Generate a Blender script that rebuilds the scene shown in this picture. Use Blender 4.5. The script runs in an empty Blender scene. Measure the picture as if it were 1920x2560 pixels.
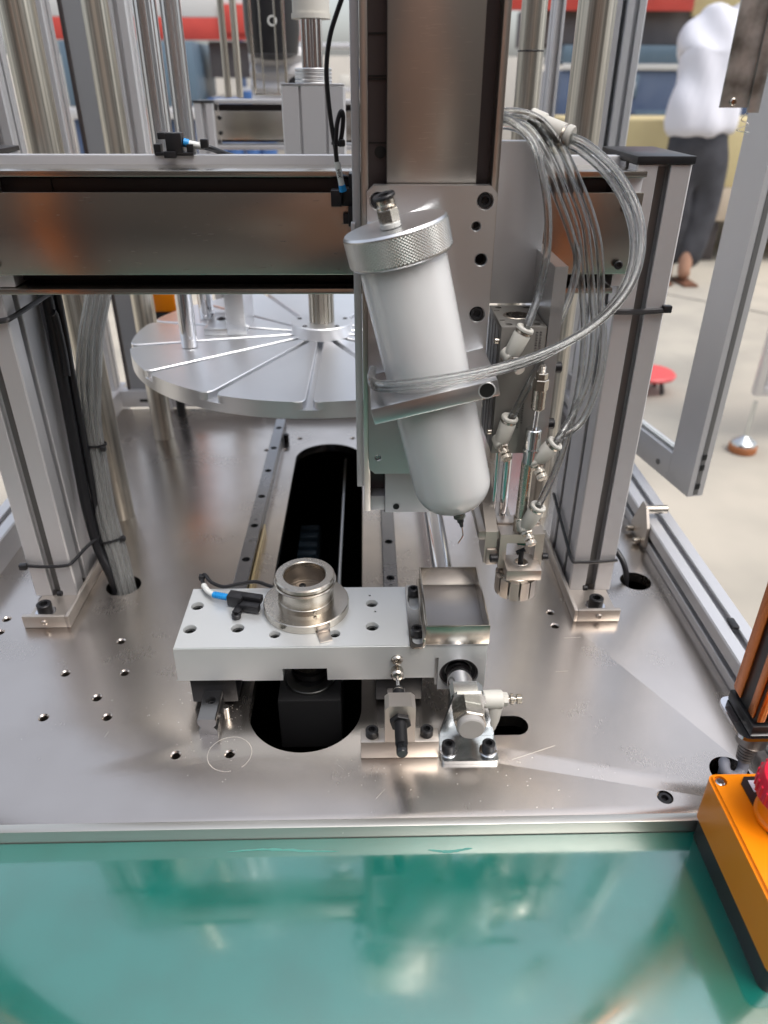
import bpy, bmesh, math, random
from mathutils import Vector, Matrix
random.seed(7)
S = bpy.context.scene
COL = S.collection
R = math.radians
PI = math.pi
MM = 0.001

# ------------------------------------------------------------------ camera
pitch, yaw, roll = R(30.35), R(1.386), R(.214)
fwd = Vector((math.sin(yaw)*math.cos(pitch), math.cos(yaw)*math.cos(pitch), -math.sin(pitch)))
r0 = Vector((math.cos(yaw), -math.sin(yaw), 0)); u0 = r0.cross(fwd)
rx = r0*math.cos(roll) + u0*math.sin(roll); ux = u0*math.cos(roll) - r0*math.sin(roll)
cam_d = bpy.data.cameras.new('camera'); cam = bpy.data.objects.new('camera', cam_d); COL.objects.link(cam)
mw = Matrix((rx, ux, -fwd)).transposed().to_4x4(); mw.translation = Vector((0, 0, .3976)); cam.matrix_world = mw
cam_d.sensor_fit = 'VERTICAL'; cam_d.sensor_height = 36; cam_d.sensor_width = 27; cam_d.lens = 25.84
cam_d.clip_start = .01; cam_d.clip_end = 500
cam_d.dof.use_dof = True; cam_d.dof.focus_distance = .50; cam_d.dof.aperture_fstop = 7.5
S.camera = cam

# ------------------------------------------------------------------ daylight
W = bpy.data.worlds.new("World"); S.world = W; W.use_nodes = True
nt = W.node_tree; bg = nt.nodes['Background']
sky = nt.nodes.new('ShaderNodeTexSky'); sky.sky_type = 'NISHITA'; sky.sun_disc = False
SUN_EL, SUN_AZ = 62, 128          # azimuth clockwise from +Y
sky.sun_elevation = R(SUN_EL); sky.sun_rotation = R(SUN_AZ)
sky.air_density = 1.0; sky.dust_density = 4.0; sky.ozone_density = 1.0
hs_ = nt.nodes.new('ShaderNodeHueSaturation'); hs_.inputs['Saturation'].default_value = .42
nt.links.new(sky.outputs[0], hs_.inputs['Color']); nt.links.new(hs_.outputs[0], bg.inputs[0]); bg.inputs[1].default_value = .15
sd = bpy.data.lights.new('sun', 'SUN'); so = bpy.data.objects.new('sun', sd); COL.objects.link(so)
sd.energy = .5; sd.angle = R(40); sd.color = (1, .95, .88)
d = Vector((math.sin(R(SUN_AZ))*math.cos(R(SUN_EL)), math.cos(R(SUN_AZ))*math.cos(R(SUN_EL)), math.sin(R(SUN_EL))))
so.rotation_euler = d.to_track_quat('Z', 'Y').to_euler()
S.view_settings.view_transform = 'Standard'; S.view_settings.look = 'None'
S.view_settings.exposure = .97; S.view_settings.gamma = 1
try:
    S.cycles.max_bounces = 10; S.cycles.transmission_bounces = 8; S.cycles.transparent_max_bounces = 12
    S.cycles.glossy_bounces = 5; S.cycles.caustics_refractive = False; S.cycles.caustics_reflective = False
except Exception: pass

# ------------------------------------------------------------------ materials
def mat(name, color, rough=.4, metal=0., rvar=0., cvar=0., scale=(60, 60, 60), bump=0., bscale=None, coat=0.,
        trans=0., ior=1.45, alpha=1., dark=None, dscale=8., spec=.5, aniso=0., stripe=None):
    m = bpy.data.materials.new(name); m.use_nodes = True; t = m.node_tree; n = t.nodes; l = t.links
    b = n['Principled BSDF']
    b.inputs['Base Color'].default_value = (*color, 1); b.inputs['Roughness'].default_value = rough
    b.inputs['Metallic'].default_value = metal; b.inputs['IOR'].default_value = ior
    b.inputs['Transmission Weight'].default_value = trans; b.inputs['Coat Weight'].default_value = coat
    b.inputs['Specular IOR Level'].default_value = spec
    b.inputs['Anisotropic'].default_value = aniso
    tc = n.new('ShaderNodeTexCoord')
    def noise(sc, detail=4):
        mp = n.new('ShaderNodeMapping'); mp.inputs['Scale'].default_value = sc
        l.new(tc.outputs['Object'], mp.inputs[0])
        ns = n.new('ShaderNodeTexNoise'); ns.inputs['Scale'].default_value = 1; ns.inputs['Detail'].default_value = detail
        l.new(mp.outputs[0], ns.inputs[0]); return ns.outputs['Fac']
    f = None
    if rvar or cvar or bump: f = noise(scale)
    big = noise((dscale,)*3, 3) if (rvar or cvar or dark) else None
    if rvar:
        a0 = n.new('ShaderNodeMath'); a0.operation = 'MULTIPLY_ADD'; l.new(f, a0.inputs[0]); a0.inputs[1].default_value = .3; a0.inputs[2].default_value = .35
        a = n.new('ShaderNodeMath'); a.operation = 'ADD'; l.new(a0.outputs[0], a.inputs[0]); l.new(big, a.inputs[1])
        mr = n.new('ShaderNodeMapRange'); mr.inputs[1].default_value = .6; mr.inputs[2].default_value = 1.4
        mr.inputs[3].default_value = max(0.02, rough-rvar); mr.inputs[4].default_value = rough+rvar
        l.new(a.outputs[0], mr.inputs[0]); l.new(mr.outputs[0], b.inputs['Roughness'])
    if cvar or dark:
        mx = n.new('ShaderNodeMix'); mx.data_type = 'RGBA'
        mx.inputs[6].default_value = (*color, 1)
        mx.inputs[7].default_value = (*(dark if dark else [c*(1-cvar) for c in color]), 1)
        mr2 = n.new('ShaderNodeMapRange'); mr2.inputs[1].default_value = .38; mr2.inputs[2].default_value = .66
        l.new(big, mr2.inputs[0]); l.new(mr2.outputs[0], mx.inputs[0])
        l.new(mx.outputs[2], b.inputs['Base Color'])
    if stripe:
        so_ = noise(stripe[0], 3); m3 = n.new('ShaderNodeMix'); m3.data_type = 'RGBA'
        m3.inputs[6].default_value = (*[c*stripe[1] for c in color], 1); m3.inputs[7].default_value = (*[min(1, c*stripe[2]) for c in color], 1)
        mr3 = n.new('ShaderNodeMapRange'); mr3.inputs[1].default_value = .35; mr3.inputs[2].default_value = .65; l.new(so_, mr3.inputs[0]); l.new(mr3.outputs[0], m3.inputs[0])
        l.new(m3.outputs[2], b.inputs['Base Color'])
    if bump:
        bp = n.new('ShaderNodeBump'); bp.inputs['Strength'].default_value = bump; bp.inputs['Distance'].default_value = .0002
        l.new(noise(bscale or scale), bp.inputs['Height']); l.new(bp.outputs[0], b.inputs['Normal'])
    return m

M = {}
M['plate'] = mat('brushed_steel_plate', (.68, .625, .575), .25, 1, rvar=.07, cvar=.10, scale=(900, 200, 300), bump=.16, bscale=(1400, 380, 500), dscale=14)
M['alu'] = mat('anodised_aluminium', (.64, .64, .655), .50, .75, rvar=.05, scale=(300, 300, 20), cvar=.05, bump=.03)
M['alu_groove'] = mat('aluminium_groove', (.22, .22, .22), .5, .8)
M['alu_w'] = mat('white_anodised_aluminium', (.74, .76, .76), .38, .60, rvar=.04, scale=(500, 500, 500), cvar=.03, bump=.04)
M['alu_b'] = mat('bead_blasted_aluminium', (.70, .71, .72), .30, 1, rvar=.05, cvar=.05, scale=(900, 900, 900), bump=.10)
M['disc'] = mat('turned_aluminium', (.84, .85, .87), .38, 1, cvar=.04, dscale=12)
M['steel'] = mat('brushed_stainless', (.60, .56, .50), .24, 1, rvar=.05, cvar=.14, scale=(40, 900, 2500), bump=.02, dscale=10)
M['steel_v'] = mat('stainless_cover_strip', (.60, .56, .51), .30, 1, rvar=.05, cvar=.12, scale=(60, 900, 2200), bump=.04, dscale=12)
M['post'] = mat('ground_steel_post', (.50, .47, .41), .34, .9, stripe=((420, 420, 2.0), .62, 1.35))  # colour stripes paint in the streaked reflections of the brushed steel
M['nickel'] = mat('nickel_plated_steel', (.52, .48, .42), .27, 1, rvar=.05, cvar=.10, scale=(500, 500, 500), bump=.03)
M['slide'] = mat('grey_hard_anodised', (.27, .26, .24), .45, .5, rvar=.05, cvar=.08, scale=(300, 300, 300), bump=.04)
M['nickel_m'] = mat('matte_nickel_steel', (.56, .51, .46), .36, .85, rvar=.05, cvar=.08, scale=(700, 700, 200), bump=.10)
M['chrome'] = mat('hard_chrome', (.78, .78, .80), .10, 1, rvar=.04, scale=(300, 20, 300))
M['zinc'] = mat('zinc_plated_steel', (.66, .69, .70), .22, 1, rvar=.08, cvar=.15, scale=(90, 90, 90), bump=.05)
M['galv'] = mat('stained_galvanised_steel', (.62, .63, .62), .55, 1, rvar=.12, dark=(.22, .21, .19), scale=(40, 40, 200), dscale=60)
M['rail'] = mat('hardened_rail_steel', (.36, .36, .37), .28, 1, rvar=.06, cvar=.1, scale=(300, 900, 300), bump=.05)
M['black'] = mat('black_oxide_steel', (.022, .022, .024), .38, .3, rvar=.08, cvar=.2, scale=(400, 400, 400))
M['plastic'] = mat('black_plastic', (.016, .016, .018), .34, 0, rvar=.06, scale=(200, 200, 200), bump=.06)
M['shaft'] = mat('dark_anodised', (.10, .088, .09), .42, .6, rvar=.05, cvar=.1, scale=(300, 300, 300))
M['void'] = mat('recess_shade_black', (.010, .011, .011), .5, 0)  # near-black paints shade into holes and the cabinet; also joints and bolts
M['ivory'] = mat('ivory_fitting_plastic', (.66, .64, .58), .42, 0, cvar=.05, scale=(300, 300, 300), bump=.05)
M['white'] = mat('white_plastic', (.76, .77, .74), .4, 0)
M['cable'] = mat('black_cable_sheath', (.012, .012, .014), .30, 0, bump=.05, scale=(300, 300, 300))
M['blue'] = mat('blue_sleeve', (.02, .30, .70), .4, 0)
M['green'] = mat('green_antistatic_mat', (.001, .150, .115), .20, 0, rvar=.09, dark=(.001, .125, .092), scale=(160, 160, 160), dscale=26, bump=.04, bscale=(2600, 2600, 2600), spec=1.0, coat=1.0)
M['green'].node_tree.nodes['Principled BSDF'].inputs['Coat IOR'].default_value = 2.35
M['green'].node_tree.nodes['Principled BSDF'].inputs['Coat Roughness'].default_value = .15
def worn(m, lo, hi, sc):
    t = m.node_tree; n = t.nodes; l = t.links; b = n['Principled BSDF']; tc = n.new('ShaderNodeTexCoord')
    ns = n.new('ShaderNodeTexNoise'); ns.inputs['Scale'].default_value = sc; ns.inputs['Detail'].default_value = 6; ns.inputs['Roughness'].default_value = .62
    l.new(tc.outputs['Object'], ns.inputs[0]); mr = n.new('ShaderNodeMapRange'); mr.inputs[1].default_value = .42; mr.inputs[2].default_value = .66
    mr.inputs[3].default_value = lo; mr.inputs[4].default_value = hi; l.new(ns.outputs[0], mr.inputs[0]); l.new(mr.outputs[0], b.inputs['Coat Roughness'])
worn(M['green'], .08, .20, 22)
M['orange'] = mat('orange_plastic', (.95, .27, .004), .32, 0, bump=.06, scale=(900, 900, 900), rvar=.04)
M['orange_m'] = mat('orange_anodised', (.75, .20, .02), .22, .75, rvar=.04, scale=(300, 300, 10), cvar=.08)
M['amber'] = mat('amber_window', (.95, .17, .01), .06, 0, coat=.5)
M['red'] = mat('red_plastic', (.75, .015, .05), .32, 0, bump=.05, scale=(500, 500, 500))
M['gasket'] = mat('grey_rubber', (.30, .31, .36), .45, 0)
M['tpl'] = mat('grey_connector_metal', (.33, .31, .30), .38, .8, rvar=.05, scale=(200, 200, 200))
M['pale'] = mat('pale_label_vinyl', (.72, .72, .82), .4, 0)
M['ink'] = mat('black_ink', (.02, .02, .025), .5, 0)
M['panel'] = mat('grey_panel', (.36, .37, .39), .36, .3, cvar=.04, scale=(60, 60, 60), rvar=.04)
M['greenc'] = mat('green_cap', (.01, .17, .11), .4, 0)

def clear(name, tint, rough, mixf, ior=1.42):
    m = bpy.data.materials.new(name); m.use_nodes = True; n = m.node_tree.nodes; l = m.node_tree.links
    n.clear(); o = n.new('ShaderNodeOutputMaterial'); tr = n.new('ShaderNodeBsdfTransparent'); gl = n.new('ShaderNodeBsdfGlossy')
    tr.inputs[0].default_value = (*tint, 1); gl.inputs['Roughness'].default_value = rough
    fr = n.new('ShaderNodeLayerWeight'); fr.inputs[0].default_value = mixf
    mx = n.new('ShaderNodeMixShader'); l.new(fr.outputs['Fresnel'], mx.inputs[0]); l.new(tr.outputs[0], mx.inputs[1]); l.new(gl.outputs[0], mx.inputs[2])
    l.new(mx.outputs[0], o.inputs[0]); return m
M['pane'] = clear('clear_polycarbonate', (.95, .96, .97), .02, .06)
M['tube'] = mat('clear_polyurethane_tube', (.95, .97, .97), .05, 0, trans=1., ior=1.40)
def soft_tube(nm_, lo, hi, glass=0):
    m = bpy.data.materials.new(nm_); m.use_nodes = True; n = m.node_tree.nodes; l = m.node_tree.links; n.clear()
    o = n.new('ShaderNodeOutputMaterial'); tr = n.new('ShaderNodeBsdfTransparent'); gl = n.new('ShaderNodeBsdfGlossy'); df = n.new('ShaderNodeBsdfTranslucent')
    d2 = n.new('ShaderNodeBsdfDiffuse'); d2.inputs[0].default_value = (.93, .93, .91, 1)
    tr.inputs[0].default_value = (.985, .99, .988, 1); gl.inputs['Roughness'].default_value = .05; df.inputs[0].default_value = (.96, .96, .94, 1)
    lw = n.new('ShaderNodeLayerWeight'); lw.inputs[0].default_value = .34
    a = n.new('ShaderNodeMixShader'); a.inputs[0].default_value = .5; l.new(df.outputs[0], a.inputs[1]); l.new(d2.outputs[0], a.inputs[2])
    mr = n.new('ShaderNodeMapRange'); mr.inputs[3].default_value = lo; mr.inputs[4].default_value = hi; l.new(lw.outputs['Facing'], mr.inputs[0])
    b = n.new('ShaderNodeMixShader'); l.new(mr.outputs[0], b.inputs[0]); l.new(tr.outputs[0], b.inputs[1]); l.new(a.outputs[0], b.inputs[2])
    c = n.new('ShaderNodeMixShader'); l.new(lw.outputs['Fresnel'], c.inputs[0]); l.new(b.outputs[0], c.inputs[1]); l.new(gl.outputs[0], c.inputs[2])
    if glass:
        gs = n.new('ShaderNodeBsdfGlass'); gs.inputs['IOR'].default_value = 1.38; gs.inputs['Roughness'].default_value = .04; gs.inputs[0].default_value = (.98, .99, .99, 1)
        e = n.new('ShaderNodeMixShader'); e.inputs[0].default_value = glass; l.new(c.outputs[0], e.inputs[1]); l.new(gs.outputs[0], e.inputs[2]); l.new(e.outputs[0], o.inputs[0])
    else: l.new(c.outputs[0], o.inputs[0])
    return m
M['tube2'] = soft_tube('hazy_clear_tube', .30, .95, .25); M['tube'] = soft_tube('clear_tube_wall', .03, .55, .5); M['bore'] = soft_tube('clear_tube_bore', .0, .35)

def milky():
    m = mat('milky_translucent_plastic', (.93, .95, .945), .20, 0, bump=.06, scale=(45, 45, 45), coat=.3)
    b = m.node_tree.nodes['Principled BSDF']; b.inputs['Subsurface Weight'].default_value = .9
    b.inputs['Subsurface Radius'].default_value = (1, 1, 1); b.inputs['Subsurface Scale'].default_value = .016
    b.inputs['Coat Roughness'].default_value = .08
    b.inputs['Transmission Weight'].default_value = .22
    return m
M['milky'] = milky()

def knurl():
    m = bpy.data.materials.new('turned_aluminium_cap'); m.use_nodes = True
    b = m.node_tree.nodes['Principled BSDF']; b.inputs['Base Color'].default_value = (.72, .73, .74, 1)
    b.inputs['Metallic'].default_value = 1; b.inputs['Roughness'].default_value = .34; return m
M['cap'] = knurl()

# ------------------------------------------------------------------ mesh helpers (all coordinates in mm)
def V(*a): return Vector(a)*MM
class B:
    def __init__(s): s.bm = bmesh.new()
    def box(s, x0, x1, y0, y1, z0, z1, bev=0, rot=None, org=None):
        vs = [s.bm.verts.new(V(x, y, z)) for x in (x0, x1) for y in (y0, y1) for z in (z0, z1)]
        idx = [(0, 1, 3, 2), (4, 6, 7, 5), (0, 4, 5, 1), (2, 3, 7, 6), (0, 2, 6, 4), (1, 5, 7, 3)]
        fs = [s.bm.faces.new([vs[i] for i in f]) for f in idx]
        if bev:
            es = list({e for f in fs for e in f.edges})
            r = bmesh.ops.bevel(s.bm, geom=es, offset=bev*MM, segments=2, affect='EDGES', profile=.5)
            vs = list({v for f in r['faces'] for v in f.verts} | {v for v in vs if v.is_valid})
        if rot: bmesh.ops.rotate(s.bm, verts=[v for v in vs if v.is_valid], cent=V(*(org or (0, 0, 0))), matrix=rot)
        return s
    def lathe(s, p, d, prof, seg=32, cap0=True, cap1=True):
        p = V(*p); d = Vector(d).normalized(); a = d.orthogonal().normalized(); b = d.cross(a)
        rings = []
        for h, r in prof:
            rings.append([s.bm.verts.new(p + d*h*MM + (a*math.cos(2*PI*k/seg) + b*math.sin(2*PI*k/seg))*r*MM) for k in range(seg)])
        for q in range(len(rings)-1):
            for k in range(seg):
                f = s.bm.faces.new((rings[q][k], rings[q][(k+1) % seg], rings[q+1][(k+1) % seg], rings[q+1][k])); f.smooth = seg > 8
        if cap0 and prof[0][1] > 0: s.bm.faces.new(rings[0][::-1])
        if cap1 and prof[-1][1] > 0: s.bm.faces.new(rings[-1])
        return s
    def cyl(s, p0, p1, r, seg=28, bev=0, r1=None):
        p0 = Vector(p0); p1 = Vector(p1); L = (p1-p0).length; r1 = r if r1 is None else r1
        prof = [(0, r), (L, r1)] if not bev else [(0, r-bev), (bev, r), (L-bev, r1), (L, r1-bev)]
        return s.lathe(p0, p1-p0, prof, seg)
    def ring(s, p, d, ro, ri, h, seg=36, bev=.4):
        return s.lathe(p, d, [(0, ri), (0, ro-bev), (bev, ro), (h-bev, ro), (h, ro-bev), (h, ri), (0, ri)], seg, False, False)
    def prism(s, poly, a, b, axis='z', smooth=False):
        def P(u, v, w):
            return {'z': (u, v, w), 'y': (u, w, v), 'x': (w, u, v)}[axis]
        v0 = [s.bm.verts.new(V(*P(u, v, a))) for u, v in poly]; v1 = [s.bm.verts.new(V(*P(u, v, b))) for u, v in poly]
        n = len(poly)
        for k in range(n):
            f = s.bm.faces.new((v0[k], v0[(k+1) % n], v1[(k+1) % n], v1[k])); f.smooth = smooth
        s.bm.faces.new(v0[::-1]); s.bm.faces.new(v1); return s
    def tube(s, pts, r, seg=14, sub=6, close=False, rad=None, cap=True):
        P = spline([Vector(p) for p in pts], sub) if sub > 1 else [Vector(p) for p in pts]
        n = len(P); t0 = (P[1]-P[0]).normalized(); a = t0.orthogonal().normalized(); rings = []
        for i, p in enumerate(P):
            t = (P[min(i+1, n-1)]-P[max(i-1, 0)]).normalized()
            a = (a - t*a.dot(t)).normalized(); b = t.cross(a)
            rr = r if rad is None else rad(i/(n-1))
            rings.append([s.bm.verts.new((p + (a*math.cos(2*PI*k/seg)+b*math.sin(2*PI*k/seg))*rr)*MM) for k in range(seg)])
        for i in range(n-1):
            for k in range(seg):
                f = s.bm.faces.new((rings[i][k], rings[i][(k+1) % seg], rings[i+1][(k+1) % seg], rings[i+1][k])); f.smooth = True
        if cap: s.bm.faces.new(rings[0][::-1]); s.bm.faces.new(rings[-1])
        return s
    def hexa(s, p, d, af, h, ch=.6):
        r = af/math.sqrt(3); return s.lathe(p, d, [(0, r-ch), (ch, r), (h-ch, r), (h, r-ch)], 6)
def spline(P, sub):
    out = []; n = len(P)
    for i in range(n-1):
        p0 = P[max(i-1, 0)]; p1 = P[i]; p2 = P[i+1]; p3 = P[min(i+2, n-1)]
        for k in range(sub):
            t = k/sub
            out.append(.5*((2*p1) + (p2-p0)*t + (2*p0-5*p1+4*p2-p3)*t*t + (3*p1-p0-3*p2+p3)*t**3))
    out.append(P[-1]); return out
def ob(name, b, m, parent=None, label=None, kind=None, smooth=None):
    bm = b.bm if isinstance(b, B) else b
    bmesh.ops.recalc_face_normals(bm, faces=bm.faces)
    me = bpy.data.meshes.new(name); bm.to_mesh(me); bm.free(); me.set_sharp_from_angle(angle=R(32))
    me.materials.append(M[m] if isinstance(m, str) else m)
    o = bpy.data.objects.new(name, me); COL.objects.link(o)
    if parent is not None: o.parent = parent; o.matrix_parent_inverse = Matrix.Translation(-world_of(parent))
    if label: o['label'] = label
    if kind: o['kind'] = kind
    return o
def world_of(o):
    v = Vector(o.location)
    if o.parent is not None: v = v + o.matrix_parent_inverse.translation + world_of(o.parent)
    return v
def tag(o, label, cat, group=None):
    o['label'] = label; o['category'] = cat
    if group: o['group'] = group
    return o
def thing(name, label, cat, loc=(0, 0, 0), group=None):
    o = bpy.data.objects.new(name, None); COL.objects.link(o); o.location = V(*loc); o.empty_display_size = .01
    return tag(o, label, cat, group)
def cut(o, cutters):
    """boolean-subtract the cutter builders from a mesh object, in place"""
    for cb in cutters:
        me = bpy.data.meshes.new('cutter'); bmesh.ops.recalc_face_normals(cb.bm, faces=cb.bm.faces); cb.bm.to_mesh(me); cb.bm.free()
        c = bpy.data.objects.new('cutter', me); COL.objects.link(c)
        md = o.modifiers.new('cut', 'BOOLEAN'); md.operation = 'DIFFERENCE'; md.solver = 'EXACT'; md.object = c
        dg = bpy.context.evaluated_depsgraph_get(); dg.update()
        nm = bpy.data.meshes.new_from_object(o.evaluated_get(dg)); nm.name = o.name
        o.modifiers.clear(); nm.set_sharp_from_angle(angle=R(32)); old = o.data; o.data = nm; bpy.data.meshes.remove(old)
        bpy.data.objects.remove(c); bpy.data.meshes.remove(me)
    return o
def text(name, s, size, loc, rotm, m, parent, extr=.05):
    cu = bpy.data.curves.new(name, 'FONT'); cu.body = s; cu.size = size*MM; cu.extrude = extr*MM
    cu.align_x = 'CENTER'; cu.align_y = 'CENTER'
    t = bpy.data.objects.new(name, cu); COL.objects.link(t)
    dg = bpy.context.evaluated_depsgraph_get(); dg.update()
    me = bpy.data.meshes.new_from_object(t.evaluated_get(dg)); bpy.data.objects.remove(t)
    me.transform(Matrix.Translation(V(*loc)) @ rotm.to_4x4()); me.materials.clear(); me.materials.append(M[m])
    o = bpy.data.objects.new(name, me); COL.objects.link(o)
    if parent is not None: o.parent = parent; o.matrix_parent_inverse = Matrix.Translation(-world_of(parent))
    return o
def copytree(root, dx, dy, dz, label=None):
    r = root.copy(); COL.objects.link(r); r.location = root.location + V(dx, dy, dz)
    if label: r['label'] = label
    for ch in list(root.children):
        c = ch.copy(); COL.objects.link(c); c.parent = r; c.matrix_parent_inverse = ch.matrix_parent_inverse.copy()
        for g in list(ch.children):
            e = g.copy(); COL.objects.link(e); e.parent = c; e.matrix_parent_inverse = g.matrix_parent_inverse.copy()
    return r
def cap_screw(parent, p, d=(0, 0, 1), r=4.2, h=5, m='black', washer=False, name='cap_screw', lock=False):
    """socket head cap screw: head standing on point p, socket open along d"""
    d = Vector(d).normalized(); p = Vector(p)
    b = B()
    if washer: w = ob('washer', B().lathe(p, d, [(0, r*1.35), (.8, r*1.35), (.9, r*1.25)], 28), 'chrome', parent)
    q = p + d*(.9 if washer else 0)
    b.lathe(q, d, [(0, r-.2), (.25, r), (h-.6, r), (h, r-.6), (h, r*.56), (h-.1, r*.54)], 28, True, False)
    b.lathe(q, d, [(h-.1, r*.54), (h*.45, r*.52)], 6, False, True)
    return ob(name, b, m, parent)
def rrect(x0, x1, y0, y1, r, n=4):
    out = []
    for cx, cy, a in ((x1-r, y1-r, 0), (x0+r, y1-r, 90), (x0+r, y0+r, 180), (x1-r, y0+r, 270)):
        for k in range(n+1):
            t = R(a+90*k/n); out.append((cx+r*math.cos(t), cy+r*math.sin(t)))
    return out
def stadium(x0, x1, y0, y1, n=14):
    return rrect(x0, x1, y0, y1, min(x1-x0, y1-y0)/2-.001, n)
def slotted(w, d, front=(), right=(), back=(), left=(), sw=8, sd=6, c=1.2):
    """closed outline of an extrusion w x d with open T-slots at the given offsets"""
    P = []
    def side(p0, dirv, nrm, L, offs):
        P.append((p0[0]+dirv[0]*c, p0[1]+dirv[1]*c))
        for o in sorted(offs):
            for u, v in ((o-sw/2-.5, 0), (o-sw/2, .6), (o-sw/2, 2), (o-sw/2-2, 2.6), (o-sw/2-2, sd), (o+sw/2+2, sd), (o+sw/2+2, 2.6), (o+sw/2, 2), (o+sw/2, .6), (o+sw/2+.5, 0)):
                P.append((p0[0]+dirv[0]*u+nrm[0]*v, p0[1]+dirv[1]*u+nrm[1]*v))
        P.append((p0[0]+dirv[0]*(L-c), p0[1]+dirv[1]*(L-c)))
    side((0, 0), (1, 0), (0, 1), w, front); side((w, 0), (0, 1), (-1, 0), d, right)
    side((w, d), (-1, 0), (0, -1), w, back); side((0, d), (0, -1), (1, 0), d, left)
    return P
def offs(poly, dx, dy): return [(x+dx, y+dy) for x, y in poly]

# ================================================================== SETTING
def concrete():
    m = mat('pale_concrete', (.44, .40, .335), .75, 0, dark=(.33, .305, .26), dscale=2.3, bump=.6, bscale=(25, 25, 25), rvar=.1, scale=(9, 9, 9)); return m
M['concrete'] = concrete()
g = ob('ground', B().box(-60000, 60000, -40000, 90000, -760, -700), 'concrete', kind='structure')
b = B()
for a0, b0, a1, b1 in ((900, 5400, 3600, 2500), (-4000, 6900, 6000, 7000), (1200, 9000, 5200, 3600), (-4200, 3000, 900, 5400)):
    v = Vector((a1-a0, b1-b0, 0)).normalized(); n_ = Vector((-v.y, v.x, 0))*5
    b.prism([(a0-n_.x, b0-n_.y), (a0+n_.x, b0+n_.y), (a1+n_.x, b1+n_.y), (a1-n_.x, b1-n_.y)][::-1], -699.5, -696)
ob('ground_joints', b, mat('joint_filler', (.25, .235, .21), .8), kind='structure')

# ================================================================== MACHINE BASE
plate = thing('base_plate', 'large brushed steel base plate with drilled holes and a long black slot', 'steel plate', (0, 600, 0))
pl = ob('plate', B().box(-344, 272.5, 299, 972, -10, 0, .5), 'plate', plate)
c1 = B(); c1.prism(stadium(-88.5, -6.5, 353, 851, 18), -30, 20)
c2 = B()
for x, y, r in ((-224, 550, 15.5), (246, 548.5, 14), (240, 331, 13)): c2.cyl((x, y, -30), (x, y, 20), r, 40)
c2.prism(stadium(70, 113, 366, 384, 10), -30, 20)
holes = [(-310, 503), (-308.4, 485.6), (-204.2, 472.2), (-236.5, 434.9), (-190.9, 434.8), (-203.9, 408.1), (-236.2, 388.9), (-190.5, 388.5), (-133.2, 352.6), (-96.5, 352.9),
         (157.2, 503.7), (157.1, 485.5), (-126, 834), (-103, 834), (-88, 868), (-20, 868)]
for x, y in holes: c2.lathe((x, y, -30), (0, 0, 1), [(0, 2.9), (28.9, 2.9), (30.2, 4.0), (40, 4.0)], 20)
c2.lathe((189.6, 312, -30), (0, 0, 1), [(0, 3), (25, 3), (25, 5.2), (40, 5.2)], 24)
cut(pl, [c1, c2])
ob('countersunk_screw', B().lathe((189.6, 312, -5.5), (0, 0, 1), [(0, 4.6), (4.2, 4.6), (4.8, 4.1), (4.8, 2.3), (4.6, 2.2)], 24, True, False).lathe((189.6, 312, -5.5), (0, 0, 1), [(4.6, 2.2), (2.2, 2.1)], 6, False, True), 'black', plate)
b = B()
for k in range(90):
    a = 2*PI*k/90
    if 70 < k < 78: continue
    rr = 15 + random.uniform(-.15, .15)
    b.box(rr-.25, rr+.25, -.32, .32, .02, .12, 0, Matrix.Rotation(a, 3, 'Z'))
bmesh.ops.translate(b.bm, verts=b.bm.verts, vec=V(-96.5, 352.9, 0))
ob('scribed_ring', b, mat('scratched_steel', (.85, .80, .74), .5, 1), plate)
b = B()
for k in range(220):
    x, y = random.choice([(-100, 372), (-85, 365), (0, 335), (-105, 380), (95, 330), (60, 420), (-140, 400)]); x += random.gauss(0, 22); y += random.gauss(0, 16)
    if -92 < x < -3 and y > 350: continue
    s_ = random.uniform(.15, .38); b.box(x-s_, x+s_, y-s_*.7, y+s_*.7, .01, s_*.6, 0)
for x, y, L, a in ((112, 350, 34, .35), (-186, 372, 5, 1.3), (6, 318, 9, .9), (150, 430, 10, .1), (168, 470, 14, .05), (-20, 340, 6, -.8)):
    b.box(x-L/2, x+L/2, y-.12, y+.12, .01, .08, 0, Matrix.Rotation(a, 3, 'Z'), (x, y, 0))
ob('metal_swarf', b, mat('bright_swarf', (.85, .82, .76), .3, 1), plate, kind='stuff')

trim = thing('front_trim', 'pale aluminium trim strip along the front edge of the base plate', 'trim strip', (0, 297, 0))
ob('strip', B().box(-344, 302, 292.2, 298.2, -60, 2.6, .6), mat('trim_aluminium', (.58, .57, .53), .34, .85, cvar=.05), trim)

mat_o = ob('bench_mat', B().box(-620, 620, 120, 291.8, -12, -7.2, .8), 'green')
tag(mat_o, 'glossy green antistatic mat on the bench in front of the machine', 'bench mat')
random.seed(21)
b = B()
for (x0, x1, y, w_) in ((-88, -20, 283.5, 1.8), (34, 62, 282, 2.2)):
    n_ = 22; up = []; dn = []
    for i in range(n_+1):
        t = i/n_; e = math.sin(PI*t)**.6; x = x0+(x1-x0)*t
        up.append((x, y+math.sin(t*5+x0)*1.0+e*w_*random.uniform(.25, .6))); dn.append((x, y+math.sin(t*5+x0)*1.0-e*w_*random.uniform(.2, .55)))
    b.prism(dn+up[::-1], -7.19, -7.1)
ob('dried_film', b, mat('dried_film', (.09, .27, .23), .42, bump=.3, scale=(700, 700, 700)), mat_o)
tag(ob('work_bench', B().box(-600, 600, 124, 291, -698, -12.5, 2), 'panel'), 'grey bench cabinet under the green mat', 'cabinet')
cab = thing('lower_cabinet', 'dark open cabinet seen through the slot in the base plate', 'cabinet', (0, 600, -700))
ob('cabinet_floor', B().box(-330, 290, 299, 960, -640, -630), 'void', cab)
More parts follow.
